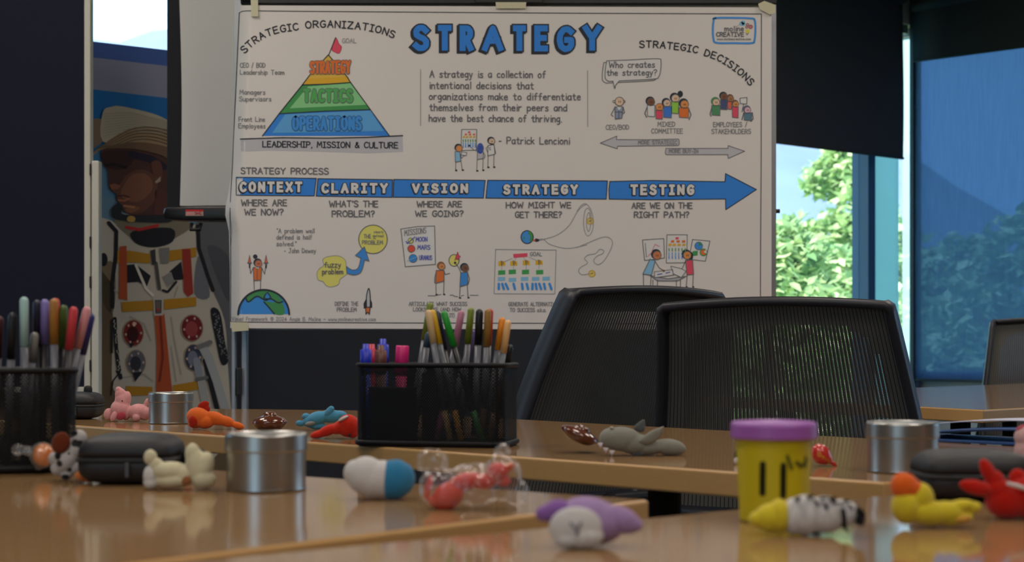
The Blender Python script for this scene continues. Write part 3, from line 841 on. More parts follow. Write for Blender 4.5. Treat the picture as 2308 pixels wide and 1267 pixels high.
A.line([(x, y + 2) for x, y in gp], K, 4.2, 4)
figure(258, 737, 27, (150, 84, 60), K, [(224, 767), (284, 767), (278, 858), (228, 860)], OR, [], [[(224, 770), (205, 810), (198, 750)], [(284, 770), (305, 815), (312, 755)]], w=1.8)
A.disc(238, 690, 16, K, lay=3); A.line([(252, 770), (251, 855)], K2, 1.5, 5); A.poly([(240, 766), (253, 785), (268, 766)], WH, 5)
for l in ([(229, 860), (231, 925)], [(276, 858), (275, 922)]): A.line(l, K2, 1.8)
for x in (198, 315):
    A.outlined([(x, 680), (x + 11, 735), (x, 745), (x - 11, 735)], (190, 90, 60), K2, 1.2, 3); A.line([(x, 742), (x, 768)], K, 3.4, 3)
    A.line([(x - 16, 735), (x + 16, 735)], K2, 1.6, 4)
A.disc(1076, 567, 102, YE); A.ring(1076, 567, 102, K2, 2)
A.text('THE', 1012, 1060, 558, 26, K2, 1.7, lay=4); A.text('PROBLEM', 1000, 1146, 602, 26, K2, 1.8, lay=4)
A.text('clearly', 1082, 1150, 522, 16, K2, 1.1, lay=4); A.text('defined', 1074, 1150, 550, 16, K2, 1.1, lay=4); A.line([(1078, 566), (1086, 556), (1096, 566)], K2, 1.2, 4)
fz = smoothpath([(718, 712), (755, 690), (830, 685), (878, 715), (885, 775), (888, 815), (842, 850), (828, 888), (780, 905), (742, 895), (722, 868), (686, 855), (677, 812), (692, 778), (726, 752)], 4, True)
A.outlined(fz, YE, K3, 1.4)
A.text('fuzzy', 732, 845, 766, 36, K2, 2, lay=4); A.text('problem', 716, 862, 814, 36, K2, 2, lay=4)
A.outlined(smoothpath([(888, 760), (930, 785), (970, 770), (990, 700)], 5) + [(950, 682), (1015, 620), (1048, 722), (1018, 712)] + smoothpath([(1015, 720), (990, 800), (940, 820), (890, 808)], 5), (56, 112, 166), K2, 1.6, 3)
A.poly([(1026, 990), (1008, 1025), (1010, 1060), (1070, 1055), (1070, 1020), (1056, 985)], K, 1)
A.outlined(smoothpath([(1030, 1050), (1030, 970), (1046, 916), (1056, 970), (1056, 1050)], 4), (140, 134, 132), K, 2.2, 2)
A.outlined([(1024, 1052), (1056, 1048), (1050, 1100), (1038, 1085), (1026, 1100)], OR, K, 2, 3)
A.text('DEFINE THE', 806, 970, 1039, 27, K2, 1.7); A.text('PROBLEM', 820, 958, 1080, 27, K2, 1.7)
A.text('Visual Framework @ 2024 Angie B. Moline ~ www.molinecreative.com', 72, 1095, 1145, 25, K3, 1.5, base1=1148)
# --- vision and strategy columns
A.at(880, 380, .3)
A.outlined([(25, 82), (712, 89), (698, 222), (21, 215)], BL, K, 2, 1)
A.fat('VISION', 156, 590, 105, 192, WH, K, 6, 1.7, shadow=(-5, 5), lay=3, gap=5.5, sq=True)
A.outlined([(731, 88), (1630, 93), (1621, 230), (717, 222)], BL, K, 2, 1)
A.fat('STRATEGY', 842, 1415, 113, 202, WH, K, 6, 1.7, shadow=(-5, 5), lay=3, gap=5.5, sq=True)
for s, a, b, y in (('WHERE ARE', 200, 535, 289), ('WE GOING?', 188, 547, 360), ('HOW MIGHT WE', 870, 1355, 296), ('GET THERE?', 938, 1286, 368)):
    A.text(s, a, b, y, 42, K2, 2.7)
A.outlined([(78, 455), (205, 436), (332, 432), (338, 720), (112, 738)], WH, K2, 1.8)
A.text('MISSIONS', 106, 268, 504, 40, K2, 1.9, base1=484)
NV = (62, 66, 120)
A.disc(152, 542, 20, (170, 160, 70), lay=3); A.ring(152, 542, 20, K2, 1.4, lay=4); A.line([(118, 548), (128, 562), (184, 514)], NV, 2.2, 5); A.text('MOON', 192, 276, 548, 32, NV, 1.7)
A.disc(157, 602, 27, (178, 66, 48), lay=3); A.ring(157, 602, 27, K2, 1.4, lay=4); A.text('MARS', 205, 297, 608, 32, NV, 1.7)
A.disc(170, 675, 30, (56, 116, 172), lay=3); A.ring(170, 675, 30, K2, 1.4, lay=4); A.line([(128, 695), (202, 664)], LB, 1.6, 5); A.text('URANUS', 218, 312, 686, 32, NV, 1.7)
figure(382, 733, 27, SKO, (110, 70, 40), [(345, 766), (403, 766), (402, 845), (340, 862)], OR, [[(342, 862), (343, 948)], [(402, 845), (400, 946)]], [[(345, 770), (333, 820), (332, 860)], [(403, 770), (412, 796), (445, 788)]], w=1.8)
figure(558, 746, 29, SKB, K, [(528, 784), (580, 778), (580, 870), (522, 888)], (56, 112, 166), [[(524, 888), (519, 972)], [(577, 872), (583, 970)]], [[(530, 784), (510, 740), (486, 708)], [(580, 782), (594, 830), (584, 868)]], w=1.8)
A.disc(478, 690, 38, YE, 44); A.ring(478, 690, 38, K2, 2, 44); A.disc(486, 708, 9, K, lay=4)
A.outlined([(506, 628), (513, 652), (526, 660), (506, 684), (490, 676)], RD, (130, 50, 60), 1.2, 4); A.line([(505, 628), (483, 690)], (130, 50, 60), 1.6, 4)
A.line([(282, 956), (340, 956)], K2, 1.6); A.line([(355, 950), (380, 946)], K2, 1.4); A.line([(448, 952), (470, 950), (480, 960), (505, 962)], K2, 1.6); A.line([(530, 958), (550, 952)], K2, 1.4); A.line([(598, 952), (660, 952)], K2, 1.4)
for s, a, b, y in (('ARTICULATE WHAT SUCCESS', 140, 575, 1030), ('LOOKS LIKE (AND HOW', 172, 530, 1072), ('TO MEASURE IT)', 262, 480, 1116)):
    A.text(s, a, b, y, 27, K2, 1.7)
A.disc(1027, 515, 46, (54, 104, 150), 49); A.ring(1027, 515, 46, K, 2, 49)
A.poly(smoothpath([(1045, 470), (1068, 500), (1062, 545), (1045, 540), (1052, 510), (1035, 490)], 3, True), GR, 3); A.disc(1003, 521, 7, GR, lay=3)
A.poly([(1072, 534), (1092, 532), (1092, 544), (1072, 546)], (190, 70, 50), 3); A.poly([(1088, 524), (1116, 530), (1116, 546), (1090, 552)], K, 3)
A.line(smoothpath([(1110, 540), (1150, 531), (1250, 500), (1340, 430), (1400, 330), (1440, 285), (1475, 267)], 5), K3, 1.6)
A.line(smoothpath([(1110, 534), (1150, 531), (1200, 570), (1330, 600), (1475, 573)], 5), K3, 1.6)
A.outlined([(790, 607), (1245, 612), (1235, 942), (778, 940)], None, K3, 1.6)
A.poly([(922, 642), (1029, 635), (1030, 664), (925, 672)], RD); A.text('GOAL', 1050, 1138, 657, 28, K2, 1.7)
for a, b in (((915, 675), (855, 700)), ((945, 672), (932, 692)), ((1000, 670), (1015, 690)), ((1040, 665), (1100, 692))): A.line([a, b], K3, 1.1)
for x, y in ((838, 713), (928, 711), (1022, 707), (1118, 705)):
    A.poly([(x - 28, y - 18), (x + 24, y - 14), (x + 26, y + 18), (x - 28, y + 20)], (196, 150, 40)); A.line([(x - 6, y - 18), (x - 2, y + 14)], K2, 2.2, 3); A.line([(x + 4, y - 16), (x + 10, y + 5)], (120, 80, 40), 2, 3)
    A.line([(x, y + 20), (x - 4, y + 50)], K3, 1)
for x, y in ((836, 782), (916, 777), (1015, 778), (1121, 779)): A.poly([(x - 27, y - 16), (x + 27, y - 19), (x + 27, y + 15), (x - 27, y + 18)], (52, 110, 58))
for x, y in ((834, 830), (917, 837), (1008, 830), (1091, 830), (1170, 828)): A.poly([(x - 28, y - 15), (x + 28, y - 16), (x + 28, y + 13), (x - 28, y + 16)], (118, 160, 180))
for x, sl in ((814, 0), (840, 12), (866, 18), (925, 10), (988, 6), (1024, 10), (1068, -2), (1092, 6), (1118, 14), (1154, 8), (1195, 14)):
    A.line([(x, 866), (x + sl, 906)], (58, 116, 170), 5.6)
A.text('GENERATE ALTERNATIVES', 888, 1270, 1032, 27, K2, 1.7); A.text('TO SUCCESS a.k.a.', 898, 1168, 1076, 27, K2, 1.7)
# --- testing column
A.at(1300, 360, .2841)
A.outlined([(262, 173), (600, 165), (1176, 175), (1180, 110), (1425, 237), (1182, 397), (1180, 312), (600, 318), (258, 313), (254, 240)], BL, K, 2, 1)
A.fat('TESTING', 418, 938, 190, 288, WH, K, 6, 1.7, shadow=(-5, 5), lay=3, gap=5.5, sq=True)
A.text('ARE WE ON THE', 437, 915, 387, 44, K2, 2.7); A.text('RIGHT PATH?', 456, 890, 459, 44, K2, 2.7)
A.line(smoothpath([(0, 411), (35, 364), (72, 350), (110, 392), (130, 470), (125, 560), (92, 605), (65, 575), (54, 500), (64, 410), (88, 385), (110, 420), (113, 500), (95, 570), (78, 530), (80, 450), (98, 420), (106, 470)], 5), K3, 1.6)
A.line(smoothpath([(0, 697), (100, 655), (200, 616), (258, 620), (283, 660), (260, 730), (210, 808), (165, 832), (133, 803), (160, 765), (205, 745), (212, 720), (180, 712), (148, 745), (92, 755), (62, 785), (85, 820), (30, 855), (15, 885), (40, 912), (100, 905)], 5), K3, 1.6)
for x, y in ((107, 487), (120, 905)):
    A.disc(x, y, 26, (186, 158, 84)); A.ring(x, y, 26, (150, 110, 40), 1.6); A.line([(x - 10, y + 2), (x + 8, y - 6)], K2, 1.4, 4)
A.outlined([(521, 638), (690, 626), (695, 780), (538, 800)], WH, K2, 1.8); A.line([(543, 662), (552, 772)], K2, 1.4); A.line([(560, 770), (590, 740), (620, 672), (655, 688)], (160, 96, 96), 1.6, 3)
chart(715, 596, 876, 820)
A.outlined([(918, 634), (1056, 646), (1020, 806), (890, 790)], WH, K2, 1.8)
A.disc(967, 684, 31, (56, 112, 166), lay=3); A.ring(967, 684, 31, K2, 1.2, lay=4); A.poly([(967, 684), (967, 653), (996, 672)], GR, 5)
A.poly([(918, 726), (960, 722), (958, 760), (918, 764)], GR, 3); A.disc(1005, 735, 26, OR, lay=3); A.ring(1005, 735, 26, GR, 2.4, lay=4); A.poly([(1005, 735), (1025, 712), (1032, 745)], WH, 5)
A.outlined([(583, 920), (720, 945), (868, 925), (800, 962), (640, 962)], (124, 118, 118), K2, 1.8, 2)
for x in (604, 640, 790, 822): A.line([(x, 955), (x, 1010)], K2, 1.8)
figure(632, 755, 36, (150, 88, 56), K, [(580, 790), (622, 800), (592, 916), (524, 908)], LB, [[(528, 910), (530, 1010)], [(590, 916), (584, 1010)]], [[(620, 805), (655, 860), (690, 880)]], w=1.8)
figure(872, 755, 34, SKO, K, [(862, 800), (918, 795), (926, 910), (874, 914)], (166, 58, 70), [[(876, 914), (868, 1010)], [(924, 910), (920, 1010)]], [[(864, 800), (842, 850), (830, 875)]], w=1.8)
A.disc(905, 765, 18, K, 34, 3)
A.outlined([(615, 890), (760, 872), (765, 915), (618, 936)], WH, K2, 1.5, 4); A.line([(640, 912), (675, 905)], NV, 2, 6); A.line([(708, 900), (738, 892)], NV, 2, 6)
A.outlined([(745, 845), (830, 865), (865, 885), (830, 935), (766, 905)], WH, K2, 1.5, 4)
A.disc(690, 882, 9, SKB, lay=6)
prn = A.build('printed_drawing', poster, pinv)
prn['label'] = 'printed lettering and doodles in blue, green, orange and black'

# tape pieces
M_tape = mat('masking tape', rgb(206, 200, 172, 1.1), 0.6, bump=0.2, bscale=120)
for nm, lab, pts in (('tape_strip', 'pale tape strip over the top left corner of the poster', [(566, 0), (582, 0), (583, 38), (567, 38)]),
                     ('tape_strip', 'short pale tape strip at the top middle of the poster', [(1117, 6), (1186, 6), (1185, 20), (1118, 20)]),
                     ('tape_strip', 'crumpled pale tape at the top right corner of the poster', [(1708, 10), (1722, 3), (1747, 12), (1746, 30), (1735, 34), (1712, 22)]),
                     ('tape_strip', 'pale tape strip under the bottom left corner of the poster', [(520, 726), (560, 727), (561, 745), (524, 748)])):
    c = psheet(sum(p[0] for p in pts) / len(pts), sum(p[1] for p in pts) / len(pts)); c.y = PD - .006
    bm = bmesh.new()
    for k, dy in enumerate((0.0, 0.0012)):
        vs = [bm.verts.new(P(x, y, PD) - Vector((c.x, PD, c.z)) + Vector((0, dy, 0))) for x, y in pts]
        bm.faces.new(vs if k else vs[::-1])
    bm.verts.ensure_lookup_table(); n = len(pts)
    for i in range(n): bm.faces.new((bm.verts[i], bm.verts[(i + 1) % n], bm.verts[n + (i + 1) % n], bm.verts[n + i]))
    o = obj(nm, bm, M_tape); o.location = c
    tag(o, lab, 'tape', 'tape strips holding the poster')

# ------------------------------------------------------------------ the whiteboard behind it
M_alu = mat('brushed aluminium', rgb(168, 170, 176), 0.42, metal=0.75)
M_black = mat('black plastic', rgb(26, 26, 29), 0.5)
M_blackbar = mat('black bar', rgb(24, 25, 32), 0.45)
wbd = thing('whiteboard', 'rolling whiteboard on aluminium legs holding the strategy poster', 'whiteboard', (P(1130, 0, 4.42).x, 4.43, 0))
L0 = Vector(wbd.location)
def wpt(px, py, d=4.43): return P(px, py, d) - L0
a, b = wpt(540, 728), wpt(1742, -160)
obj('board', bbox_bm((a.x, -.012, a.z), (b.x, .012, b.z), .003), mat('white board enamel', rgb(188, 184, 178), 0.35), wbd)
x0, x1, zb_, zt_ = a.x, wpt(1747, 0).x, a.z, b.z
bm = bmesh.new()
box(bm, (x1 - .022, -.018, zb_ - .02), (x1, .022, zt_ + .02)); box(bm, (x0 - .012, -.018, zb_ - .02), (x0 + .010, .022, zt_ + .02))
box(bm, (x0, -.018, zb_ - .02), (x1, .022, zb_)); box(bm, (x0, -.018, zt_), (x1, .022, zt_ + .02))
obj('frame', bm, M_alu, wbd)
za_, zb2 = wpt(0, 14).z, wpt(0, 3).z
o = obj('top_bar', bbox_bm((wpt(546, 0).x, -.03, za_), (x1, -.012, zb2), .003), M_blackbar, wbd); o['label'] = 'black bar along the top'  # black bar along the board's top edge
o = obj('clip', bbox_bm((wpt(1072, 0).x, -.045, wpt(0, 16).z), (wpt(1224, 0).x, -.028, wpt(0, -14).z), .004), M_black, wbd)
o = obj('clip', bbox_bm((wpt(546, 0).x, -.045, wpt(0, 9).z), (wpt(574, 0).x, -.028, wpt(0, -14).z), .006), M_black, wbd)
for pxs in ((523, 533), (541, 555)):
    aa, bb = wpt(pxs[0], 0), wpt(pxs[1], 0)
    obj('leg', bbox_bm((aa.x, -.015 + (.03 if pxs[0] > 530 else 0), 0.06), (bb.x, .012 + (.03 if pxs[0] > 530 else 0), zb_ + .02), .003), M_alu, wbd)
aa, bb = wpt(1725, 0), wpt(1742, 0)
obj('leg', bbox_bm((aa.x, -.015, 0.06), (bb.x, .015, zb_ + .02), .003), M_alu, wbd)
for px in (536, 1733):
    q = wpt(px, 0)
    obj('foot', bbox_bm((q.x - .03, -.28, 0.03), (q.x + .03, .28, 0.065), .01), M_alu, wbd)
    for sy in (-.25, .25):
        o = obj('caster', lathe_bm([(0, -.012), (.028, -.012), (.03, 0), (.028, .012), (0, .012)], 20), M_black, wbd, True)
        o.location = (q.x, sy, 0.03); o.rotation_euler = (0, math.pi / 2, 0)
q = wpt(1748, 476); o = obj('clamp_knob', lathe_bm([(0, 0), (.006, 0), (.006, .012), (0, .012)], 12), M_black, wbd); o.location = q; o.rotation_euler = (0, math.pi / 2, 0)
q = wpt(537, 860); obj('leg_clamp', bbox_bm((q.x - .004, -.02, q.z - .04), (q.x + .008, .02, q.z + .04), .003), M_black, wbd)

# ------------------------------------------------------------------ tripod projection screen
SD = 4.78
scr = thing('projection_screen', 'white pull-down projection screen with black border hanging behind the poster', 'projector screen', (P(446, 0, SD).x, SD, 0))
L1 = Vector(scr.location)
def spt(px, py, d=SD): return P(px, py, d) - L1
xa, xb, zc, zd = spt(377, 0).x, spt(960, 0).x, spt(0, 472).z, H - .16 - L1.z
obj('border', bbox_bm((xa, -.002, zc), (xb, .0, zd)), mat('screen border', rgb(24, 26, 34), 0.8), scr)
x2 = spt(406, 0).x
bm = bmesh.new(); rows = []
for j in range(17):
    f = j / 16; r_ = []
    for i in range(13):
        g = i / 12; wv = (0.006 * math.sin(f * 7) * (1 - g) ** 2)
        r_.append(bm.verts.new((x2 + wv + (xb - .1 - x2) * g, -.004 - .012 * (1 - g) * math.sin(g * 6), spt(0, 464 + g * 10).z + f * (zd - .1 - zc))))
    rows.append(r_)
for a, b in zip(rows, rows[1:]):
    for i in range(12): bm.faces.new((a[i], a[i + 1], b[i + 1], b[i]))
obj('screen_cloth', bm, mat('matte screen cloth', rgb(222, 222, 222), 0.9, spec=.2), scr, True)
z0, z1 = spt(0, 500).z, spt(0, 464).z
bm = superell_bm((xb - xa) / 2 + .01, .035, (z1 - z0) / 2, .35, .35, 40, 14, ((xa + xb) / 2, 0, (z0 + z1) / 2))
obj('case', bm, mat('screen housing', rgb(30, 30, 34), 0.35), scr, True)
q0, q1 = spt(424, 489), spt(464, 475)
st = obj('sticker', bbox_bm((q0.x, -.0375, q0.z), (q1.x, -.0345, q1.z), .001), mat('sticker white', rgb(205, 170, 165), 0.5), scr); st['label'] = 'small white and red warning sticker'
sa = Art(lambda px, py, lay: spt(px, py) + Vector((0, -.0378 - .0004 * lay, 0)), (2, 2, 2))
sa.poly([(424, 475), (464, 475), (464, 479), (424, 479)], (190, 40, 46)); sa.line([(445, 481), (460, 486)], (150, 60, 60), 2); sa.line([(446, 486), (458, 480)], (150, 60, 60), 1.6); sa.poly([(427, 482), (440, 482), (440, 487), (427, 487)], (180, 120, 116))
sa.build('sticker_print', st)
bm = superell_bm((xb - xa) / 2 + .03, .05, .05, .3, .3, 40, 14, ((xa + xb) / 2, 0, zd + .04))
obj('roller_housing', bm, mat('screen housing', rgb(30, 30, 34), 0.35), scr, True)
for x_ in (xa + .12, xb - .12): obj('hanger', bbox_bm((x_ - .012, -.006, zd + .08), (x_ + .012, .006, H - L1.z), .002), M_alu, scr)
obj('pull_handle', tube_bm([(spt(437, 0).x, -.03, spt(0, 506).z), (spt(437, 0).x, -.045, spt(0, 520).z), (spt(457, 0).x, -.045, spt(0, 520).z), (spt(457, 0).x, -.03, spt(0, 506).z)], .006, 8), M_black, scr, True)

# ------------------------------------------------------------------ display board at the left with a folded wing
DB = 4.6
dbd = thing('display_board', 'dark felt display board in a white frame beside the astronaut banner', 'display board', (P(60, 0, DB).x, DB, 0))
L2 = Vector(dbd.location)
def dpt(px, py, d=DB): return P(px, py, d) - L2
xl_, xr_ = dpt(-420, 0).x, dpt(193, 0).x; zl_, zh_ = dpt(0, 872).z, dpt(0, -200).z
obj('felt_panel', bbox_bm((xl_, -.012, zl_), (xr_, .012, zh_)), mat('dark felt', rgb(40, 43, 58), 0.98, spec=.1, bump=.3, bscale=900), dbd)
xe = dpt(207, 0).x; zq = dpt(0, 885).z
for nm, lo, hi in (('frame_side', (xr_, -.018, zq), (xe, .018, zh_)), ('frame_side', (xl_ - .045, -.018, zq), (xl_, .018, zh_)), ('frame_rail', (xl_, -.018, zq), (xr_, .018, zl_)), ('frame_rail', (xl_, -.018, zh_), (xr_, .018, zh_ + .04))):
    obj(nm, bbox_bm(lo, hi, .003), M_white_frame, dbd)
xw0, xw1 = dpt(209.5, 0).x, dpt(226, 0).x
wing = obj('folded_wing', bbox_bm((xw0, -.018, dpt(0, 912).z), (xw1, .02, dpt(0, 364).z), .003), M_white_frame, dbd); wing['label'] = 'shorter white wing folded back edge-on'
obj('gap_seal', bbox_bm((xe, -.006, dpt(0, 905).z), (xw0, .01, dpt(0, 366).z)), M_black, dbd)
for py in (384, 547, 636, 824):
    obj('hinge', bbox_bm((xe - .001, -.024, dpt(0, py + 13).z), (xw0 + .001, -.006, dpt(0, py - 13).z), .002), M_black, dbd)
for px in (-380, 198):
    q = dpt(px, 0)
    obj('leg', bbox_bm((q.x - .012, -.012, .03), (q.x + .012, .012, zq), .002), M_white_frame, dbd)
    obj('foot', bbox_bm((q.x - .02, -.25, 0), (q.x + .02, .25, .03), .006), M_white_frame, dbd)
# ------------------------------------------------------------------ astronaut banner standing before the window
MI = 0.22
def mpt(px, py, lay=0):
    s = s_of(px, MI); p = FW(s, MI); z = z_at(py, p)
    return FW(s, MI + 0.0006 * lay, max(z, 0.05))
ban = thing('banner', 'printed banner of a person in a white spacesuit and straw hat', 'banner', mpt(370, 2000))
ban.location.z = 0
Lb = Vector(ban.location); binv = Matrix.Translation(-Lb)
PX1 = 534
bm = bmesh.new()
top = [(196, 92), (377, 113), (PX1, 131.3)]
fr_ = [mpt(x, y) for x, y in top]
front = [Vector((p.x, p.y, p.z)) for p in fr_]; bot = [Vector((p.x, p.y, 0.05)) for p in fr_]
back = -Vd * 0.02
Fv = [bm.verts.new(p - Lb) for p in front]; Bv = [bm.verts.new(p - Lb) for p in bot]
Fb = [bm.verts.new(p - Lb + back) for p in front]; Bb = [bm.verts.new(p - Lb + back) for p in bot]
for i in (0, 1):
    bm.faces.new((Bv[i], Bv[i + 1], Fv[i + 1], Fv[i])); bm.faces.new((Bb[i], Fb[i], Fb[i + 1], Bb[i + 1]))
    bm.faces.new((Fv[i], Fv[i + 1], Fb[i + 1], Fb[i])); bm.faces.new((Bv[i], Bb[i], Bb[i + 1], Bv[i + 1]))
bm.faces.new((Bv[0], Fv[0], Fb[0], Bb[0])); bm.faces.new((Bv[2], Bb[2], Fb[2], Fv[2]))
obj('panel', bm, mat('banner vinyl', rgb(70, 92, 112), 0.6), ban)
for p in (bot[0], bot[2]):
    q = p - Lb
    o = obj('stand_foot', bbox_bm((-.03, -.16, 0), (.03, .16, .05), .008), M_black, ban)
    o.location = (q.x, q.y, 0); o.rotation_euler = (0, 0, PHI - math.pi / 2 + math.pi / 2)

B = Art(mpt, (2.8, 2.8, 2.8))
def band(pts, c, lay=1): B.poly(pts, c, lay)
B.at(0, 0, 1)
def sl(x, y0): return y0 + (x - 205) * .1163
def hb(y0, y1, c, lay=1, x0=197, x1=PX1): B.poly([(x0, sl(x0, y0)), (x1, sl(x1, y0)), (x1, sl(x1, y1)), (x0, sl(x0, y1))], c, lay)
hb(93, 129, (44, 62, 108)); hb(129, 201, (92, 92, 108)); 
for y0, y1, c in ((201, 290, (20, 68, 112)), (290, 360, (38, 78, 110)), (360, 440, (58, 86, 108)), (440, 540, (66, 88, 104)), (540, 620, (82, 84, 84)), (620, 1120, (70, 58, 42))):
    hb(y0, y1, c)
# suit ground shape
B.at(180, 480, .3788)
SU = (128, 121, 110); SU2 = (104, 100, 94); SUD = (66, 66, 68); BK = (22, 22, 26)
B.poly(smoothpath([(118, 60), (170, 40), (300, 90), (700, 70), (850, 90), (905, 200), (905, 1160), (740, 1500), (300, 1500), (235, 1120), (190, 1000), (195, 560), (150, 430), (118, 330)], 5, True), SU, 2)
B.poly([(118, 330), (205, 440), (205, 520), (150, 740), (118, 900)], (66, 54, 42), 3)       # wrist and sand at left
B.poly(smoothpath([(120, 320), (200, 300), (210, 500), (190, 600), (150, 560), (122, 480)], 4, True), (84, 72, 56), 3)
B.disc(140, 278, 24, BK, 40, 3)
B.poly(smoothpath([(690, 60), (905, 80), (905, 1150), (880, 900), (860, 640), (780, 440), (730, 250)], 4, True), SUD, 3)  # arm in shade
B.poly(smoothpath([(760, 200), (880, 260), (890, 520), (830, 420)], 4, True), (54, 54, 58), 4)
B.line([(170, 60), (215, 110), (212, 250), (190, 420), (192, 560)], BK, 9, 4); B.line([(700, 80), (705, 210), (760, 380), (790, 460)], BK, 9, 4)
# neck ring and collar
B.poly(smoothpath([(200, 30), (330, 10), (560, 20), (660, 70), (600, 130), (430, 200), (280, 130)], 4, True), (84, 78, 66), 4)
B.poly(smoothpath([(310, 110), (540, 90), (550, 170), (440, 205), (330, 180)], 4, True), BK, 5)
B.line([(190, 0), (330, 30), (500, 30), (640, 40)], (96, 96, 94), 9, 5); B.line([(275, 85), (350, 100), (460, 75)], (120, 30, 30), 7, 6)
# belts and straps
YB = (122, 86, 22); RB = (120, 52, 28)
B.poly([(222, 225), (300, 225), (415, 245), (415, 300), (300, 295), (220, 300)], YB, 5); B.poly([(520, 225), (690, 205), (690, 260), (525, 290)], YB, 5)
B.poly([(245, 530), (435, 520), (435, 580), (250, 590)], YB, 5); B.poly([(495, 515), (690, 500), (690, 555), (500, 575)], YB, 5)
B.poly([(270, 1030), (430, 1035), (430, 1085), (275, 1088)], YB, 5); B.poly([(550, 1025), (700, 1000), (705, 1050), (555, 1075)], YB, 5)
B.poly([(235, 200), (275, 195), (280, 520), (230, 510)], RB, 6); B.poly([(605, 215), (655, 215), (672, 480), (640, 500), (615, 470)], (104, 34, 28), 6)
B.poly([(440, 610), (500, 600), (520, 800), (548, 1080), (450, 1085), (455, 800)], RB, 6); B.line([(475, 620), (490, 860), (470, 1000)], (86, 32, 22), 5, 7)
B.poly([(432, 505), (495, 505), (492, 610), (438, 612)], (126, 120, 112), 7); B.outlined([(445, 520), (480, 520), (478, 595), (448, 597)], (70, 66, 62), K, 1.4, 8); B.poly([(452, 568), (474, 568), (472, 584), (452, 584)], (110, 40, 34), 10)
B.poly([(415, 225), (445, 215), (450, 300), (425, 310)], (40, 38, 38), 7); B.poly([(470, 210), (530, 205), (525, 300), (480, 300)], (84, 82, 80), 7)
# dark chest patches
B.poly([(275, 310), (330, 305), (420, 375), (395, 440), (345, 410), (278, 415)], BK, 5); B.poly([(530, 350), (600, 290), (615, 395), (560, 400)], BK, 5)
B.line([(450, 300), (460, 380), (470, 450)], (54, 50, 50), 8, 6); B.poly([(490, 380), (540, 350), (560, 410), (520, 440)], (92, 90, 88), 6); B.line([(490, 460), (520, 470), (570, 410)], BK, 5, 7)
B.line([(330, 310), (390, 450), (430, 490)], (150, 144, 134), 6, 6)
# connectors
for x, y, rx, ry, c, c2 in ((315, 715, 58, 76, (84, 24, 22), (40, 12, 14)), (665, 685, 62, 76, (76, 20, 24), (100, 40, 40)), (332, 890, 54, 72, (66, 66, 72), (34, 34, 40)), (672, 860, 50, 76, (38, 42, 54), (76, 80, 90))):
    B.disc(x, y, rx + 6, (104, 92, 76), ry + 6, 5); B.disc(x, y, rx, c, ry, 6); B.disc(x - 4, y + 6, rx * .6, c2, ry * .6, 7)
    for k in range(6): B.disc(x + rx * .78 * math.cos(k), y + ry * .78 * math.sin(k), 6, (130, 110, 100), 8, 8)
B.disc(318, 662, 10, (170, 140, 120), 14, 9); B.poly([(285, 770), (320, 775), (300, 805)], BK, 8); B.poly([(310, 950), (370, 945), (325, 1005)], BK, 8)
# hoses and lacing
B.line([(720, 790), (760, 860), (810, 1000), (870, 1200)], (112, 112, 112), 19, 9); B.line([(700, 800), (770, 770)], (80, 78, 76), 11, 10)
B.line([(712, 930), (720, 1020), (760, 1200)], (112, 110, 106), 17, 8); B.line([(690, 880), (705, 960)], (94, 96, 102), 17, 9); B.line([(690, 990), (750, 980)], (70, 70, 70), 8, 10)
B.line([(740, 880), (780, 1040), (815, 1180)], BK, 11, 8); B.line([(800, 960), (850, 1120), (885, 1200)], BK, 9, 8)
B.line([(205, 630), (210, 760), (225, 900), (240, 980)], BK, 9, 5); B.line([(188, 640), (188, 830)], BK, 5, 5)
rr = random.Random(4)
for k in range(34): B.disc(206 + k * .9 + rr.uniform(-9, 9), 640 + k * 9.5, 4, (130, 124, 112), lay=6, n=6)
B.line([(225, 960), (195, 1000), (182, 1085)], BK, 3, 5); B.line([(215, 940), (240, 985)], BK, 3, 5)
B.poly(smoothpath([(775, 580), (830, 590), (860, 760), (880, 880), (840, 900), (810, 780)], 4, True), BK, 5)
for k in range(46): B.disc(800 + k * 1.5 + rr.uniform(-22, 22), 600 + k * 6, 5, (84, 84, 84), 4, 6, 6)
# soft folds
for L in ([(300, 620), (380, 660), (420, 760)], [(540, 620), (560, 760), (600, 960)], [(260, 980), (380, 960), (430, 1000)], [(580, 440), (560, 500)], [(205, 460), (250, 500)], [(540, 800), (570, 1000)]): B.line(L, (112, 104, 94), 4, 3)
B.poly(smoothpath([(700, 260), (680, 480), (770, 500), (740, 340)], 4, True), (74, 74, 78), 4)
# head
B.at(180, 200, .2842)
B.poly(smoothpath([(180, 480), (420, 470), (690, 530), (700, 900), (680, 1010), (440, 1010), (350, 975), (322, 930), (285, 876), (282, 838), (240, 800), (224, 770), (218, 650), (178, 595)], 4, True), (52, 33, 30), 7)
B.poly(smoothpath([(240, 800), (300, 770), (360, 690), (470, 640), (585, 690), (610, 800), (580, 900), (480, 985), (370, 990), (330, 930), (288, 876), (290, 840)], 4, True), (68, 43, 36), 8)
B.poly(smoothpath([(335, 780), (400, 690), (500, 672), (560, 720), (570, 790), (520, 860), (440, 900), (350, 880), (322, 840)], 4, True), (86, 55, 42), 8.4)
B.poly(smoothpath([(350, 960), (420, 930), (470, 950), (400, 985)], 4, True), (88, 56, 42), 8.6)
B.poly(smoothpath([(182, 500), (420, 500), (400, 600), (330, 640), (250, 640), (190, 600)], 4, True), (40, 25, 26), 8.2)
B.poly([(228, 765), (268, 752), (318, 770), (300, 795), (246, 800)], (92, 56, 42), 9)
B.line([(295, 852), (345, 848), (385, 862)], (54, 28, 26), 3.4, 9); B.line([(300, 885), (350, 890), (385, 868)], (112, 66, 50), 4, 9); B.line([(345, 930), (420, 940)], (116, 76, 52), 5, 9)
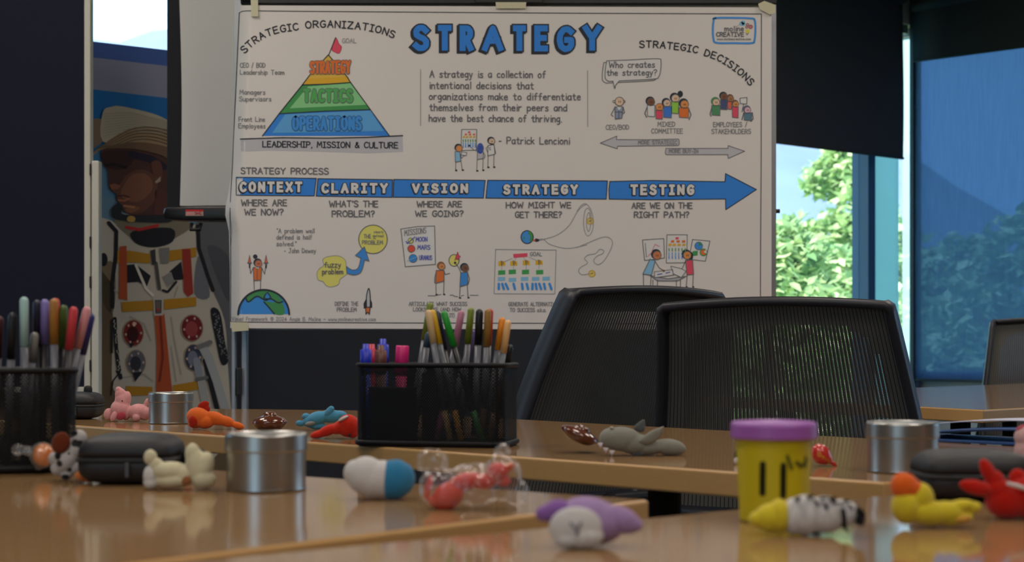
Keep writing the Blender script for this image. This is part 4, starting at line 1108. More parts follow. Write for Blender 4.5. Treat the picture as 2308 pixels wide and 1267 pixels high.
B.line([(205, 608), (270, 600), (360, 625)], (22, 16, 20), 6, 9); B.line([(400, 520), (560, 560), (660, 620)], (26, 22, 34), 16, 8)
B.poly(smoothpath([(560, 590), (620, 570), (650, 640), (640, 730), (590, 750), (575, 680)], 4, True), (66, 40, 34), 9); B.poly([(588, 740), (635, 695), (632, 735), (600, 752)], (112, 96, 84), 10)
B.poly(smoothpath([(590, 880), (600, 800), (690, 820), (690, 1010), (590, 1000)], 4, True), (58, 34, 30), 8)
B.poly(smoothpath([(245, 960), (300, 905), (335, 940), (350, 1000), (690, 1005), (690, 1060), (300, 1040)], 4, True), (26, 28, 32), 9)
B.disc(400, 1035, 34, (120, 94, 48), 26, 10)
B.poly(smoothpath([(60, 275), (175, 248), (182, 400), (110, 470), (60, 500)], 4, True), (88, 72, 60), 8)
B.poly(smoothpath([(176, 190), (245, 145), (330, 142), (560, 195), (670, 240), (760, 300), (760, 460), (420, 420), (176, 420)], 4, True), (120, 112, 98), 9)
B.poly(smoothpath([(60, 540), (150, 470), (260, 385), (390, 318), (520, 300), (640, 312), (760, 350), (760, 580), (640, 530), (430, 480), (190, 478), (100, 530)], 4, True), (104, 86, 66), 10)
B.poly(smoothpath([(130, 500), (300, 440), (460, 425), (640, 450), (760, 500), (760, 580), (640, 530), (430, 480), (190, 478)], 4, True), (74, 56, 44), 11)
for k in range(5):
    B.line(smoothpath([(130 + k * 14, 480 - k * 3), (270 + k * 6, 392 + k * 16), (400, 325 + k * 22), (520, 306 + k * 24), (640, 320 + k * 26), (760, 362 + k * 28)], 4), (72, 58, 46), 2.2, 12)
for k in range(9): B.line([(185, 200 + k * 22), (400, 190 + k * 18), (690, 262 + k * 12)], (108, 100, 88), 1.6, 10)
pr = B.build('printed_picture', ban, binv)
# trim everything printed to the banner's own edges
bm = bmesh.new(); bm.from_mesh(pr.data)
for co, no in ((front[0] - Lb, -Wd), (front[2] - Lb, Wd), (Vector((0, 0, .06)), Vector((0, 0, -1)))):
    bmesh.ops.bisect_plane(bm, geom=bm.verts[:] + bm.edges[:] + bm.faces[:], plane_co=co, plane_no=no, clear_outer=True)
bm.to_mesh(pr.data); bm.free()
pr['label'] = 'printed person looking down, straw hat, red and yellow straps'

# ------------------------------------------------------------------ tables
def wood_mat(name, c1, c2, rough, coat, gscale=(3, 40, 3)):
    m = bpy.data.materials.new(name); m.use_nodes = True; nt = m.node_tree; b = nt.nodes['Principled BSDF']
    tc = nt.nodes.new('ShaderNodeTexCoord'); mp = nt.nodes.new('ShaderNodeMapping'); mp.inputs['Scale'].default_value = gscale
    n = nt.nodes.new('ShaderNodeTexNoise'); n.inputs['Scale'].default_value = 4; n.inputs['Detail'].default_value = 6
    mx = nt.nodes.new('ShaderNodeMix'); mx.data_type = 'RGBA'; mx.inputs[6].default_value = c1; mx.inputs[7].default_value = c2
    nt.links.new(tc.outputs['Object'], mp.inputs[0]); nt.links.new(mp.outputs[0], n.inputs['Vector']); nt.links.new(n.outputs['Fac'], mx.inputs[0])
    nt.links.new(mx.outputs[2], b.inputs['Base Color'])
    b.inputs['Roughness'].default_value = rough; b.inputs['IOR'].default_value = 1.42
    return m
M_top = wood_mat('maple laminate', (0.31, 0.18, 0.080, 1), (0.37, 0.22, 0.10, 1), 0.085, 0)
M_edge = wood_mat('wood edge', (0.50, 0.285, 0.105, 1), (0.58, 0.34, 0.135, 1), 0.32, 0, (12, 12, 90))
TH = 0.028
def table(name_label, pts, z, legs, rz=0.0):
    c = Vector((sum(p[0] for p in pts) / len(pts), sum(p[1] for p in pts) / len(pts), 0))
    r = thing('conference_table', name_label, 'table', c)
    q = [(p[0] - c.x, p[1] - c.y) for p in pts]
    # edge band: ring of the polygon with rounded lips; top inset a hair
    bm = bmesh.new(); prism(bm, q, z - TH, z - 0.0004)
    es = [e for e in bm.edges if abs(e.verts[0].co.z - e.verts[1].co.z) < 1e-6 or (e.calc_face_angle(0) or 0) > .3]
    bmesh.ops.bevel(bm, geom=es, offset=0.003, segments=3, affect='EDGES', profile=.5)
    obj('edge_band', bm, M_edge, r)
    # top laminate
    ce = Vector((0, 0)); qq = []
    n = len(q)
    for i in range(n):
        a, b_, d_ = Vector(q[i - 1]), Vector(q[i]), Vector(q[(i + 1) % n])
        e1 = (b_ - a).normalized(); e2 = (d_ - b_).normalized()
        n1 = Vector((-e1.y, e1.x)); n2 = Vector((-e2.y, e2.x))
        mlt = 0.0035 / max(.25, 1 + n1.dot(n2)); qq.append(b_ + (n1 + n2) * mlt)
    bm = bmesh.new(); prism(bm, qq, z - 0.004, z)
    obj('tabletop', bm, M_top, r)
    for lx, ly in legs:
        o = obj('leg', tube_bm([(lx - c.x, ly - c.y, 0.02), (lx - c.x, ly - c.y, z - TH - .001)], .022, 14), M_black, r, True)
        o = obj('foot', lathe_bm([(0, 0), (.03, 0), (.032, .012), (.022, .02), (0, .02)], 20), M_black, r, True); o.location = (lx - c.x, ly - c.y, 0)
    return r
def ccw(p):
    a = sum(p[i][0] * p[(i + 1) % len(p)][1] - p[(i + 1) % len(p)][0] * p[i][1] for i in range(len(p)))
    return p if a > 0 else p[::-1]
TB = TZ
# A: near table on the left
a_c = Vector(tb(1464, 1126)); a_l = Vector(tb(740, 1077)); a_r = Vector(tb(740, 1215))
dl = (a_l - a_c).normalized(); dr_ = (a_r - a_c).normalized()
A_pts = [a_c, a_c + dl * 1.45, a_c + dl * 1.45 + dr_ * .58, a_c + dr_ * .58]
table('near wooden table carrying the left pen basket and the cream plush toy', ccw([tuple(p) for p in A_pts]), TZ, [(-.05, 1.33), (-1.0, 1.85), (-.3, 1.05), (-1.2, 1.6)])
# B: nearest table on the right, slightly lower
b1 = Vector(tb(740, 1235, TB)); b2 = Vector(tb(1994, 1116.5, TB)); db = (b2 - b1).normalized()
B_pts = [b1 - db * .16, b1 - db * .16 + Vector((db.y, -db.x)) * .55, b2 + db * .8 + Vector((db.y, -db.x)) * .6, b2 + db * .8]
table('nearest wooden table under the yellow dough can and lavender plush', ccw([tuple(p) for p in B_pts]), TB, [(.3, 1.25), (.1, .75), (1.0, 1.2), (.85, 1.65)])
# C: middle table
c0 = Vector(tb(175, 959)); c1 = Vector(tb(1994, 1087)); dc = (c1 - c0).normalized()
nC = Vector((-dc.y, dc.x)); nC = nC if nC.y > 0 else -nC
far0 = Vector(tb(800, 925)); far1 = Vector(tb(1900, 985)); df_ = (far1 - far0).normalized()
c_side = db
# side leaves the corner along the near table's far edge
import mathutils.geometry as mg
hit = mg.intersect_line_line_2d(c1, c1 + c_side * 3, far0, far0 + df_ * 6) if hasattr(mg, 'intersect_line_line_2d') else mg.intersect_line_line(c1.to_3d(), (c1 + c_side * 3).to_3d(), far0.to_3d(), (far0 + df_ * 6).to_3d())[0].to_2d()
C_pts = [c1, hit, far0, Vector(tb(555, 922)), Vector((-1.25, 3.2)), c0 - dc * .52]
table('middle wooden table carrying the full pen basket and the grey shark', ccw([tuple(p) for p in C_pts]), TZ, [(.2, 2.0), (.6, 1.85), (-.4, 2.75), (-.9, 2.95)])
# E: farther table by the window
k0 = Vector(tb(2215, 924)); k1 = Vector(tb(1576, 891.5)); dk = (k1 - k0).normalized()
kr = Vector(tb(2308, 919)); dr2 = (kr - k0).normalized()
n0 = Vector(tb(2064, 874)); n1 = Vector(tb(2308, 864.5)); dn = (n1 - n0).normalized()
E_pts = [k0, k1, n0 - dn * .55, n0 + dn * 1.2, k0 + dr2 * 1.1]
table('farther wooden table by the sun screen behind the mesh chairs', ccw([tuple(p) for p in E_pts]), TZ, [(1.0, 3.4), (.7, 3.9), (1.5, 4.6), (1.8, 4.3)])

# ------------------------------------------------------------------ mesh-back chairs
def mesh_cloth(name, uvname, base, hole_on=True):
    m = bpy.data.materials.new(name); m.use_nodes = True; nt = m.node_tree; b = nt.nodes['Principled BSDF']
    uv = nt.nodes.new('ShaderNodeUVMap'); uv.uv_map = 'weave'
    at = nt.nodes.new('ShaderNodeAttribute'); at.attribute_name = 'open'
    sx = nt.nodes.new('ShaderNodeSeparateXYZ'); nt.links.new(uv.outputs[0], sx.inputs[0])
    def mth(op, a, b_=None, c_=None):
        n = nt.nodes.new('ShaderNodeMath'); n.operation = op
        for i, v in enumerate((a, b_, c_)):
            if v is None: continue
            if isinstance(v, (int, float)): n.inputs[i].default_value = v
            else: nt.links.new(v, n.inputs[i])
        return n.outputs[0]
    fu = mth('FRACT', mth('DIVIDE', sx.outputs[0], 0.0085)); fv = mth('FRACT', mth('DIVIDE', sx.outputs[1], 0.0032))
    rib = mth('LESS_THAN', fu, 0.2)
    inu = mth('MULTIPLY', mth('GREATER_THAN', fu, 0.42), mth('LESS_THAN', fu, 0.68))
    inv_ = mth('GREATER_THAN', fv, 0.42)
    hole = mth('MULTIPLY', mth('MULTIPLY', inu, inv_), mth('GREATER_THAN', at.outputs['Fac'], 0.5))
    mx = nt.nodes.new('ShaderNodeMix'); mx.data_type = 'RGBA'
    mx.inputs[6].default_value = base; mx.inputs[7].default_value = (base[0] * .2, base[1] * .2, base[2] * .2, 1)
    nt.links.new(rib, mx.inputs[0]); nt.links.new(mx.outputs[2], b.inputs['Base Color'])
    b.inputs['Roughness'].default_value = .85; b.inputs['Specular IOR Level'].default_value = .2
    nt.links.new(mth('SUBTRACT', 1.0, hole), b.inputs['Alpha'])
    return m
M_weave = mesh_cloth('chair mesh weave', 'weave', (0.14, 0.133, 0.126, 1))
M_chairframe = mat('chair frame plastic', rgb(46, 46, 52), 0.42)
M_seatblack = mat('black seat fabric', rgb(32, 32, 36), 0.95, bump=.3, bscale=600)
def chair_parts(r, lift=0.0, ztop=0.95):
    zb = 0.53
    def back(u, v):
        """u -1..1 across, v 0..1 up; faces +y, reclines towards -y"""
        hw = 0.288 - 0.068 * v
        x = u * hw
        z = zb + (ztop - zb) * v + 0.010 * (1 - u * u) * v
        y = -0.18 - 0.16 * v + 0.03 * (u * u) * (1 - .3 * v) + 0.035 * math.sin(v * math.pi) * 0.6
        return Vector((x, y, z))
    # woven panel
    bm = bmesh.new(); nu, nv = 40, 40
    uvl = bm.loops.layers.uv.new('weave'); fl = bm.faces.layers.float.new('open')
    for dy_ in (0.0, 0.007):          # the knit has a front and a back layer
        rows = [[bm.verts.new(back((-1 + 2 * i / nu) * .97, .02 + .974 * j / nv) + Vector((0, dy_, 0))) for i in range(nu + 1)] for j in range(nv + 1)]
        for j in range(nv):
            for i in range(nu):
                f = bm.faces.new((rows[j][i], rows[j][i + 1], rows[j + 1][i + 1], rows[j + 1][i]))
                for lp, (ii, jj) in zip(f.loops, ((i, j), (i + 1, j), (i + 1, j + 1), (i, j + 1))):
                    lp[uvl].uv = ((ii / nu) * .53, jj / nv * (ztop - zb))
                cu = abs((i + .5) / nu - .5) * 2; cv = (j + .5) / nv
                corner = ((cu / .84) ** 6 + (max(0, cv - .5) / .405) ** 6)
                f[fl] = 1.0 if (corner < 1 and cv > .12) else 0.0
    obj('mesh_back', bm, M_weave, r, True)
    # frame round the panel
    path = [(-1, v / 14) for v in range(15)] 
    path = [(-1, 0.0)] + [(-1, v / 12) for v in range(1, 12)] + [(-1, .978), (-.985, .997)] + [(-.955 + 1.91 * k / 14, 1.0) for k in range(15)] + [(.985, .997), (1, .978)] + [(1, 1 - v / 12) for v in range(1, 12)] + [(1, 0.0)]
    bm = bmesh.new(); rings = []
    pp = [back(u, v) for u, v in path]
    n = len(pp)
    for i in range(n):
        t = (pp[min(n - 1, i + 1)] - pp[max(0, i - 1)]).normalized()
        ydir = Vector((0, 1, 0)); ydir = (ydir - t * ydir.dot(t)).normalized(); s = t.cross(ydir)
        w, d_ = .009, .024
        rings.append([bm.verts.new(pp[i] + s * a * w + ydir * b_ * d_) for a, b_ in ((-1, -1), (-.4, -1.25), (.4, -1.25), (1, -1), (1, 1), (.4, 1.2), (-.4, 1.2), (-1, 1))])
    for a, b_ in zip(rings, rings[1:]):
        for k in range(8): bm.faces.new((a[k], a[(k + 1) % 8], b_[(k + 1) % 8], b_[k]))
    bm.faces.new(rings[0][::-1]); bm.faces.new(rings[-1])
    bmesh.ops.recalc_face_normals(bm, faces=bm.faces[:])
    obj('back_frame', bm, M_chairframe, r, True)
    pl, pr_ = back(-1, 0), back(1, 0)
    obj('lower_rail', tube_bm([pl, back(-.5, 0) + Vector((0, -.01, -.01)), back(.5, 0) + Vector((0, -.01, -.01)), pr_], .013, 12), M_chairframe, r, True)
    obj('back_support', tube_bm([back(0, .0) + Vector((0, -.012, -.005)), (0, -.22, .50), (0, -.18, .43), (0, -.05, .405)], .02, 12), M_chairframe, r, True)
    obj('seat', superell_bm(.245, .235, .035, .35, .45, 44, 14, (0, .03, .455)), M_seatblack, r, True)
    for s in (-1, 1):
        arm = obj('armrest', superell_bm(.03, .12, .012, .4, .5, 28, 10, (s * .285, .02, .655)), M_chairframe, r, True)
        obj('arm_post', tube_bm([(s * .2, .02, .425), (s * .285, .02, .44), (s * .287, .02, .645)], .013, 10), M_chairframe, arm, True)
    obj('gas_lift', tube_bm([(0, 0, .09), (0, 0, .42)], .024, 14), M_chairframe, r, True)
    base = obj('star_base', lathe_bm([(0, .06), (.05, .06), (.05, .1), (0, .11)], 20), M_chairframe, r, True)
    for k in range(5):
        a = math.pi * 2 * k / 5 + .3; e = Vector((math.cos(a) * .3, math.sin(a) * .3, 0))
        obj('spoke', tube_bm([(0, 0, .085), e * .6 + Vector((0, 0, .08)), e + Vector((0, 0, .066))], [.022, .019, .014], 10), M_chairframe, base, True)
        o = obj('caster', lathe_bm([(0, -.02), (.025, -.02), (.029, -.01), (.029, .01), (.025, .02), (0, .02)], 18), M_black, base, True)
        o.location = e + Vector((0, 0, .03)); o.rotation_euler = (math.pi / 2, 0, a)
def chair(label, x, y, rz, ztop=.95):
    r = thing('office_chair', label, 'chair', (x, y, 0), rz, 'mesh-back office chairs')
    chair_parts(r, ztop=ztop); return r
def chair_back_at(label, px, d, deg, ztop):
    """chair whose backrest centre stands at that column and distance"""
    a = math.radians(deg); X = (px - CX) / F * d
    off = Vector((-math.sin(a), math.cos(a))) * .28
    return chair(label, X + off.x, d + off.y, a, ztop)
chair_back_at('black mesh office chair in front, overlapping the other one', 1754, 3.0, -22, .948)
chair_back_at('black mesh office chair partly hidden behind the front mesh chair', 1428, 3.42, 38, .985)
chair_back_at('dark mesh office chair beyond the far table against the blue sun screen', 2378, 5.7, 168, .957)
# ------------------------------------------------------------------ things on the tables
def bake_blob(name, parts, voxel, m, parent, zmin=None, iters=4, warp=None):
    """soft stuffed shape: a union of ellipsoids, remeshed and smoothed. parts: (centre, radii, (rx,ry,rz))"""
    bm = bmesh.new()
    for c, rad, rot in parts:
        M = Matrix.Translation(c) @ Euler(rot).to_matrix().to_4x4() @ Matrix.Diagonal((rad[0], rad[1], rad[2], 1))
        bmesh.ops.create_icosphere(bm, subdivisions=3, radius=1.0, matrix=M)
    if len(parts) > 1:
        me = bpy.data.meshes.new('tmp'); bm.to_mesh(me); bm.free()
        t = bpy.data.objects.new('tmp', me); C.objects.link(t)
        rm = t.modifiers.new('r', 'REMESH'); rm.mode = 'VOXEL'; rm.voxel_size = voxel
        sm = t.modifiers.new('s', 'SMOOTH'); sm.factor = .5; sm.iterations = iters
        dg = bpy.context.evaluated_depsgraph_get(); dg.update()
        me2 = bpy.data.meshes.new_from_object(t.evaluated_get(dg))
        bpy.data.objects.remove(t); bpy.data.meshes.remove(me)
    else:
        me2 = bpy.data.meshes.new('b'); bm.to_mesh(me2); bm.free()
    for v in me2.vertices:
        if warp: v.co = warp(v.co)
        if zmin is not None and v.co.z < zmin: v.co.z = zmin
    return link(name, me2, m, parent, True)

class Toy:
    """a small thing resting on a table; parts are given in photo pixels around its base pixel and scaled to its real size"""
    def __init__(self, name, label, cat, px, py, z=TZ, group=None, dback=0.0):
        x, d = tb(px, py, z)
        self.s = (d + dback) / F; self.px = px; self.py = py
        k = (d + dback) / d
        self.root = thing(name, label, cat, (x * k, d + dback, z), 0, group)
        self.base_py = HY + (CAMZ - z) / self.s
    def L(self, px, py, dy=0.0):
        return Vector(((px - self.px) * self.s, dy * self.s, (self.py - py) * self.s))
    def blob(self, name, m, parts, vox=2.2, flat=True, iters=4, parent=None):
        ps = []
        for p in parts:
            cx, cy, rx, ry = p[:4]; rd = p[4] if len(p) > 4 else (rx + ry) / 2
            roll = p[5] if len(p) > 5 else 0; dy = p[6] if len(p) > 6 else 0
            ps.append((self.L(cx, cy, dy), (rx * self.s, rd * self.s, ry * self.s), (0, math.radians(roll), 0)))
        return bake_blob(name, ps, vox * self.s, m, parent or self.root, 0.0004 if flat else None, iters)
    def tube(self, name, m, pts, rad, seg=12):
        return obj(name, tube_bm([self.L(*p) for p in pts], [r * self.s for r in rad] if isinstance(rad, (list, tuple)) else rad * self.s, seg), m, self.root, True)
    def cone(self, name, m, a, b, r0, r1=0.0, dy=0, parent=None):
        o = obj(name, tube_bm([self.L(a[0], a[1], dy), self.L(b[0], b[1], dy)], [r0 * self.s, max(r1, .2) * self.s], 14), m, parent or self.root, True); return o

p_pink = plush('pink', 214, 150, 150, 1.1); p_magenta = plush('raspberry', 178, 66, 82); p_orange = plush('orange', 226, 104, 38, 1.0)
p_rust = plush('rust red', 176, 36, 16); p_blue = plush('sky blue', 78, 150, 186, 1.0); p_red = plush('red', 208, 46, 30, 1.0); p_cream = plush('cream', 206, 198, 166, 1.05)
p_white = plush('white', 204, 200, 198, 1.05); p_teal = plush('blue', 48, 124, 168, 1.0); p_lav = plush('lavender', 160, 130, 176, 1.05); p_purple = plush('purple', 138, 94, 166, 1.0)
p_yellow = plush('yellow', 212, 190, 44, 1.0); p_orange2 = plush('bright orange', 226, 98, 26); p_grey = plush('shark grey', 134, 132, 122, 1.0); p_greyd = plush('slate grey', 92, 94, 94)
p_brown = plush('brown', 106, 44, 20); p_black = plush('black', 30, 28, 32); p_redd = plush('deep red', 186, 26, 12, 1.0)
def spotted(name, base, spot, scale, th):
    m = bpy.data.materials.new(name); m.use_nodes = True; nt = m.node_tree; b = nt.nodes['Principled BSDF']
    tc = nt.nodes.new('ShaderNodeTexCoord'); v = nt.nodes.new('ShaderNodeTexVoronoi'); v.inputs['Scale'].default_value = scale
    l = nt.nodes.new('ShaderNodeMath'); l.operation = 'LESS_THAN'; l.inputs[1].default_value = th
    mx = nt.nodes.new('ShaderNodeMix'); mx.data_type = 'RGBA'; mx.inputs[6].default_value = base; mx.inputs[7].default_value = spot
    nt.links.new(tc.outputs['Object'], v.inputs['Vector']); nt.links.new(v.outputs['Distance'], l.inputs[0]); nt.links.new(l.outputs[0], mx.inputs[0]); nt.links.new(mx.outputs[2], b.inputs['Base Color'])
    b.inputs['Roughness'].default_value = .95; b.inputs['Sheen Weight'].default_value = .2
    return m
p_dal = spotted('dalmatian plush', rgb(178, 172, 170), rgb(34, 32, 36), 85, 0.33)
M_eye = mat('glossy black bead', rgb(16, 14, 16), .15)

# --- round metal tins
M_tin = mat('tin plate', rgb(178, 176, 172), .34, metal=1.0)
def tin(label, px, py):
    x, d = tb(px, py); d2 = d + .038
    r = thing('metal_tin', label, 'tin', (x * d2 / d, d2, TZ), 0, 'round metal tins')
    R = .0375
    obj('body', lathe_bm([(0, .0004), (R - .001, .0004), (R, .0016), (R - .0008, .003), (R - .0008, .0034), (R - .0006, .0436), (R - .0006, .044), (0, .044)], 72), M_tin, r, True)
    lid = obj('lid', lathe_bm([(R - .0004, .0365), (R + .0006, .0365), (R + .0008, .038), (R + .0008, .0384), (R + .0006, .0506), (R + .0006, .051), (R - .0006, .0535), (R - .003, .0535), (R - .0042, .0525), (0, .0525)], 72), M_tin, r, True)
    for o in (lid, r.children[0]):
        for p in o.data.polygons: p.use_smooth = abs(p.normal.z) < .7
tin('round silver tin in the foreground beside the cream plush toy', 600, 1113)
tin('round silver tin between the pink plush and the orange plush', 385, 957)
tin('round silver tin behind the black case and the yellow plush', 2034, 1070)

# --- black zip cases
M_case = mat('black case shell', rgb(28, 28, 33), .55, bump=.15, bscale=900)
M_zip = mat('black zip tape', rgb(20, 20, 23), .7)
def zipcase(label, x0, x1, py, top, dep, z=TZ, rz=0.0, grp='black zip cases'):
    px = (x0 + x1) / 2; x, d = tb(px, py, z); s = d / F
    hx = (x1 - x0) / 2 * s; hz = (py - top) / 2 * s
    d2 = d + dep * .8; k = d2 / d
    r = thing('zip_case', label, 'case', (x * k, d2, z), rz, grp)
    hx *= k; hz *= k
    obj('lower_shell', superell_bm(hx, dep, hz, .55, .42, 56, 12, (0, 0, hz), -math.pi / 2, 0.02), M_case, r, True)
    obj('upper_shell', superell_bm(hx, dep, hz, .60, .42, 56, 12, (0, 0, hz + .001), 0.03, math.pi / 2), M_case, r, True)
    bm = bmesh.new(); n = 64
    pts = [(hx * 1.004 * sgp(math.cos(2 * math.pi * i / n), .42), dep * 1.004 * sgp(math.sin(2 * math.pi * i / n), .42), hz) for i in range(n + 1)]
    tube(bm, pts, .0016, 8, False); obj('zip', bm, M_zip, r, True)
    obj('zip_pull', bbox_bm((hx * .12 - .002, -dep - .004, hz * .35), (hx * .12 + .002, -dep - .0018, hz * .95), .0008), mat('zip pull', rgb(70, 70, 76), .4), r)
    return r
zipcase('black zip case beside the spotted dog plush, behind the cream plush toy', 190, 408, 1094, 985, .042)
zipcase('black zip case at the end of the middle table beside the pink plush', 128, 229, 946, 886, .04)
zipcase('black zip case partly behind the red finned plush', 2064, 2312, 1132, 1023, .04, TB)
o = obj('elastic_loop', superell_bm(.012, .008, .010, .6, .8, 20, 8), M_zip, None, True)
_c = [x for x in C.objects if x.name.startswith('zip_case')]
o.parent = _c[0]; o.location = (.060, .0, .024)
o2 = obj('elastic_loop', superell_bm(.0075, .006, .0095, .7, .8, 20, 8), M_zip, None, True); o2.parent = _c[1]; o2.location = (.016, .0, .051)

# --- toys on the middle table
t = Toy('plush_pig', 'pink plush toy lying between the black case and the silver tin', 'plush toy', 285, 950)
t.blob('body', p_pink, [(272, 922, 23, 22, 20), (276, 905, 17, 22, 15, -12), (272, 890, 13, 15, 11, -10), (268, 880, 8, 9, 8, -30), (283, 903, 12, 22, 12, 14), (286, 930, 10, 18, 14, 12),
                        (312, 928, 24, 18, 20), (326, 932, 16, 16, 16), (311, 941, 9, 9, 10, 0, -14), (330, 908, 5, 11, 5, 18)], 1.6)
t.blob('ear', p_pink, [(245, 934, 11, 14, 9, 8)]); t.blob('ear', p_pink, [(261, 938, 7, 13, 6, 24, -16)])
t.blob('mouth', p_magenta, [(277, 937, 11, 9, 5, -30, -17)])
t.blob('eye', M_eye, [(279, 903.5, 1.6, 2, 1.4, 0, -14)], flat=False)
t = Toy('plush_fish', 'orange plush fish toy with a dark red fin beside the silver tin', 'plush toy', 470, 968)
t.blob('body', p_orange, [(448, 940, 28, 22, 22, 10), (462, 950, 22, 17, 22), (440, 950, 18, 16, 18), (485, 943, 26, 15, 15, 18), (510, 950, 20, 12, 12, 18), (535, 959, 17, 8, 9, 16)], 1.8)
t.blob('fin', p_rust, [(458, 915, 15, 10, 4, -32), (465, 922, 9, 9, 4)], 1.2, False); t.blob('mouth', p_rust, [(439, 947, 11, 12, 7, -18, -17), (436, 956, 7, 8, 6, -10, -15)], 1.4)
M_choc = mat('glossy brown glaze', rgb(92, 46, 30, 1.0), .14, coat=.6)
def saucer(label, px, py, roll, w, h):
    x, d = tb(px, py); s = d / F; d2 = d + w * .5 * s
    k = d2 / F
    r = thing('saucer_toy', label, 'toy', (x * d2 / d, d2, TZ), 0, 'brown saucer toys')
    r.rotation_euler = (0, math.radians(roll), 0)
    W, Hh = w / 2 * k, h * k
    lo = W * math.sin(math.radians(abs(roll))) * .52
    r.location.z += lo
    prof = [(0, 0), (W * .45, 0), (W * .62, Hh * .06), (W * .9, Hh * .26), (W, Hh * .42), (W * .97, Hh * .52), (W * .8, Hh * .66), (W * .5, Hh * .76), (W * .42, Hh * .8)]
    obj('hull', lathe_bm(prof + [(0, Hh * .8)], 48), M_choc, r, True)
    obj('dome', lathe_bm([(W * .42, Hh * .78), (W * .40, Hh * .86), (W * .30, Hh * .95), (W * .15, Hh * .99), (0, Hh)], 40), M_choc, r, True)
    return r
saucer('glossy brown saucer toy lying flat between the orange and the blue plush', 608, 974, 0, 80, 44)
sx = saucer('glossy reddish brown saucer toy tilted up beside the grey shark', 1300, 1024, 24, 92, 40)
sx.location.z = TZ + .0135
t = Toy('plush_bear', 'sky blue plush toy lying behind the red plush by the pen basket', 'plush toy', 722, 972, dback=.02)
t.blob('body', p_blue, [(715, 945, 26, 16, 18, -16), (745, 940, 28, 15, 16), (700, 952, 18, 14, 14), (765, 938, 18, 11, 12), (715, 962, 20, 8, 10)], 1.8)
t.blob('arm', p_blue, [(742, 930, 8, 14, 8, 36, -10), (748, 923, 7, 7, 7, 0, -10)], 1.6); t.blob('ear', p_blue, [(690, 941, 10, 8, 8)]); t.blob('ear', p_blue, [(677, 956, 11, 7, 7, 6)])
t.blob('muzzle', plush('grey patch', 150, 150, 148), [(702, 955, 13, 5, 6, -12, -12)])
t = Toy('plush_crab', 'red plush toy with a white patch against the pen basket', 'plush toy', 765, 989)
t.blob('body', p_red, [(785, 960, 26, 26, 22, -8), (768, 962, 24, 15, 18, -30), (740, 970, 26, 12, 13, -22), (718, 979, 20, 9, 11, -12), (795, 975, 14, 13, 14)], 1.8)
t.blob('patch', p_white, [(775, 943, 13, 4, 8, -28, -14)]); t.blob('eye', M_eye, [(790, 979, 3, 3, 2, 0, -19)])
t = Toy('plush_shark', 'grey plush shark with white teeth on the middle table', 'plush toy', 1440, 1027)
t.blob('body', p_grey, [(1402, 990, 47, 28, 28, 4), (1378, 988, 28, 24, 24), (1430, 1000, 40, 24, 26), (1460, 1008, 40, 18, 22), (1508, 1008, 38, 19, 20, 6), (1525, 1012, 22, 14, 15)], 2)
def fin(t, name, m, pts, th, dy):
    bm = bmesh.new(); n = len(pts)
    q = smoothpath(pts, 5, True)
    cx_, cy_ = sum(p[0] for p in pts) / n, sum(p[1] for p in pts) / n
    rings = []
    for f_, y in ((.55, -th), (.9, -th * .5), (1.0, 0), (.9, th * .5), (.55, th)):
        rings.append([bm.verts.new(t.L(cx_ + (a - cx_) * f_, cy_ + (b - cy_) * f_, dy + y)) for a, b in q])
    for a, b in zip(rings, rings[1:]):
        for k in range(len(q)): bm.faces.new((a[k], a[(k + 1) % len(q)], b[(k + 1) % len(q)], b[k]))
    bm.faces.new(rings[0][::-1]); bm.faces.new(rings[-1])
    bmesh.ops.recalc_face_normals(bm, faces=bm.faces[:])
    return obj(name, bm, m, t.root, True)
fin(t, 'dorsal_fin', p_greyd, [(1428, 965), (1442, 950), (1452, 946), (1454, 958), (1452, 972), (1440, 974)], 4, 0)
fin(t, 'side_fin', p_grey, [(1438, 993), (1462, 972), (1486, 962), (1494, 961), (1488, 980), (1474, 994), (1455, 1000)], 5, -24)
fin(t, 'side_fin', p_greyd, [(1418, 1018), (1430, 1012), (1450, 1018), (1452, 1026), (1430, 1027)], 5, -10)
M_felt = mat('white felt teeth', rgb(206, 196, 204), .9)
for a, b, w in (((1352, 997), (1352, 1011), 6), ((1364, 1008), (1364, 1021), 6.5), ((1378, 1014), (1377, 1027), 7)):
    t.cone('tooth', M_felt, a, b, w, .4, -22)
t.blob('eye', plush('pale felt', 180, 170, 150), [(1378, 964, 5, 3, 4, 0, -10)], flat=False)
t = Toy('candy', 'small red twisted candy beside the yellow dough can', 'candy', 1856, 1051)
M_cel = mat('red candy wrap', rgb(196, 44, 34), .25, coat=.5)
t.blob('wrap', M_cel, [(1850, 1024, 21, 25, 20, -35), (1862, 1034, 14, 14, 12, 40), (1872, 1042, 9, 5, 5, 35)], 1.4)
fin(t, 'twist_end', M_cel, [(1870, 1038), (1882, 1042), (1887, 1050), (1876, 1050)], 3, 0)
sa = Art(lambda px, py, lay: t.L(px, py, -20.5), (1, 1, 1))
for q in ([(1840, 1018), (1846, 1020), (1846, 1028), (1840, 1026), (1840, 1018)], [(1849, 1026), (1854, 1029), (1850, 1032)], [(1857, 1033), (1861, 1036)], [(1864, 1037), (1868, 1042), (1864, 1044)]): sa.line(q, (206, 140, 40), 2.6)
pr = sa.build('printed_mark', t.root)
def drape(o, target):
    """lay a printed mark on the rounded surface under it"""
    bpy.context.view_layer.update()
    for v in o.data.vertices:
        ok, hit_, nn, i = target.ray_cast(Vector((v.co.x, -.5, v.co.z)), Vector((0, 1, 0)))
        if ok: v.co = hit_ + Vector((0, -.0004, 0))
drape(pr, [c for c in t.root.children if c.name.startswith('wrap')][0])
t = Toy('toy_penguin', 'tiny black and white toy peeping out behind the yellow dough can', 'toy', 1668, 1047)
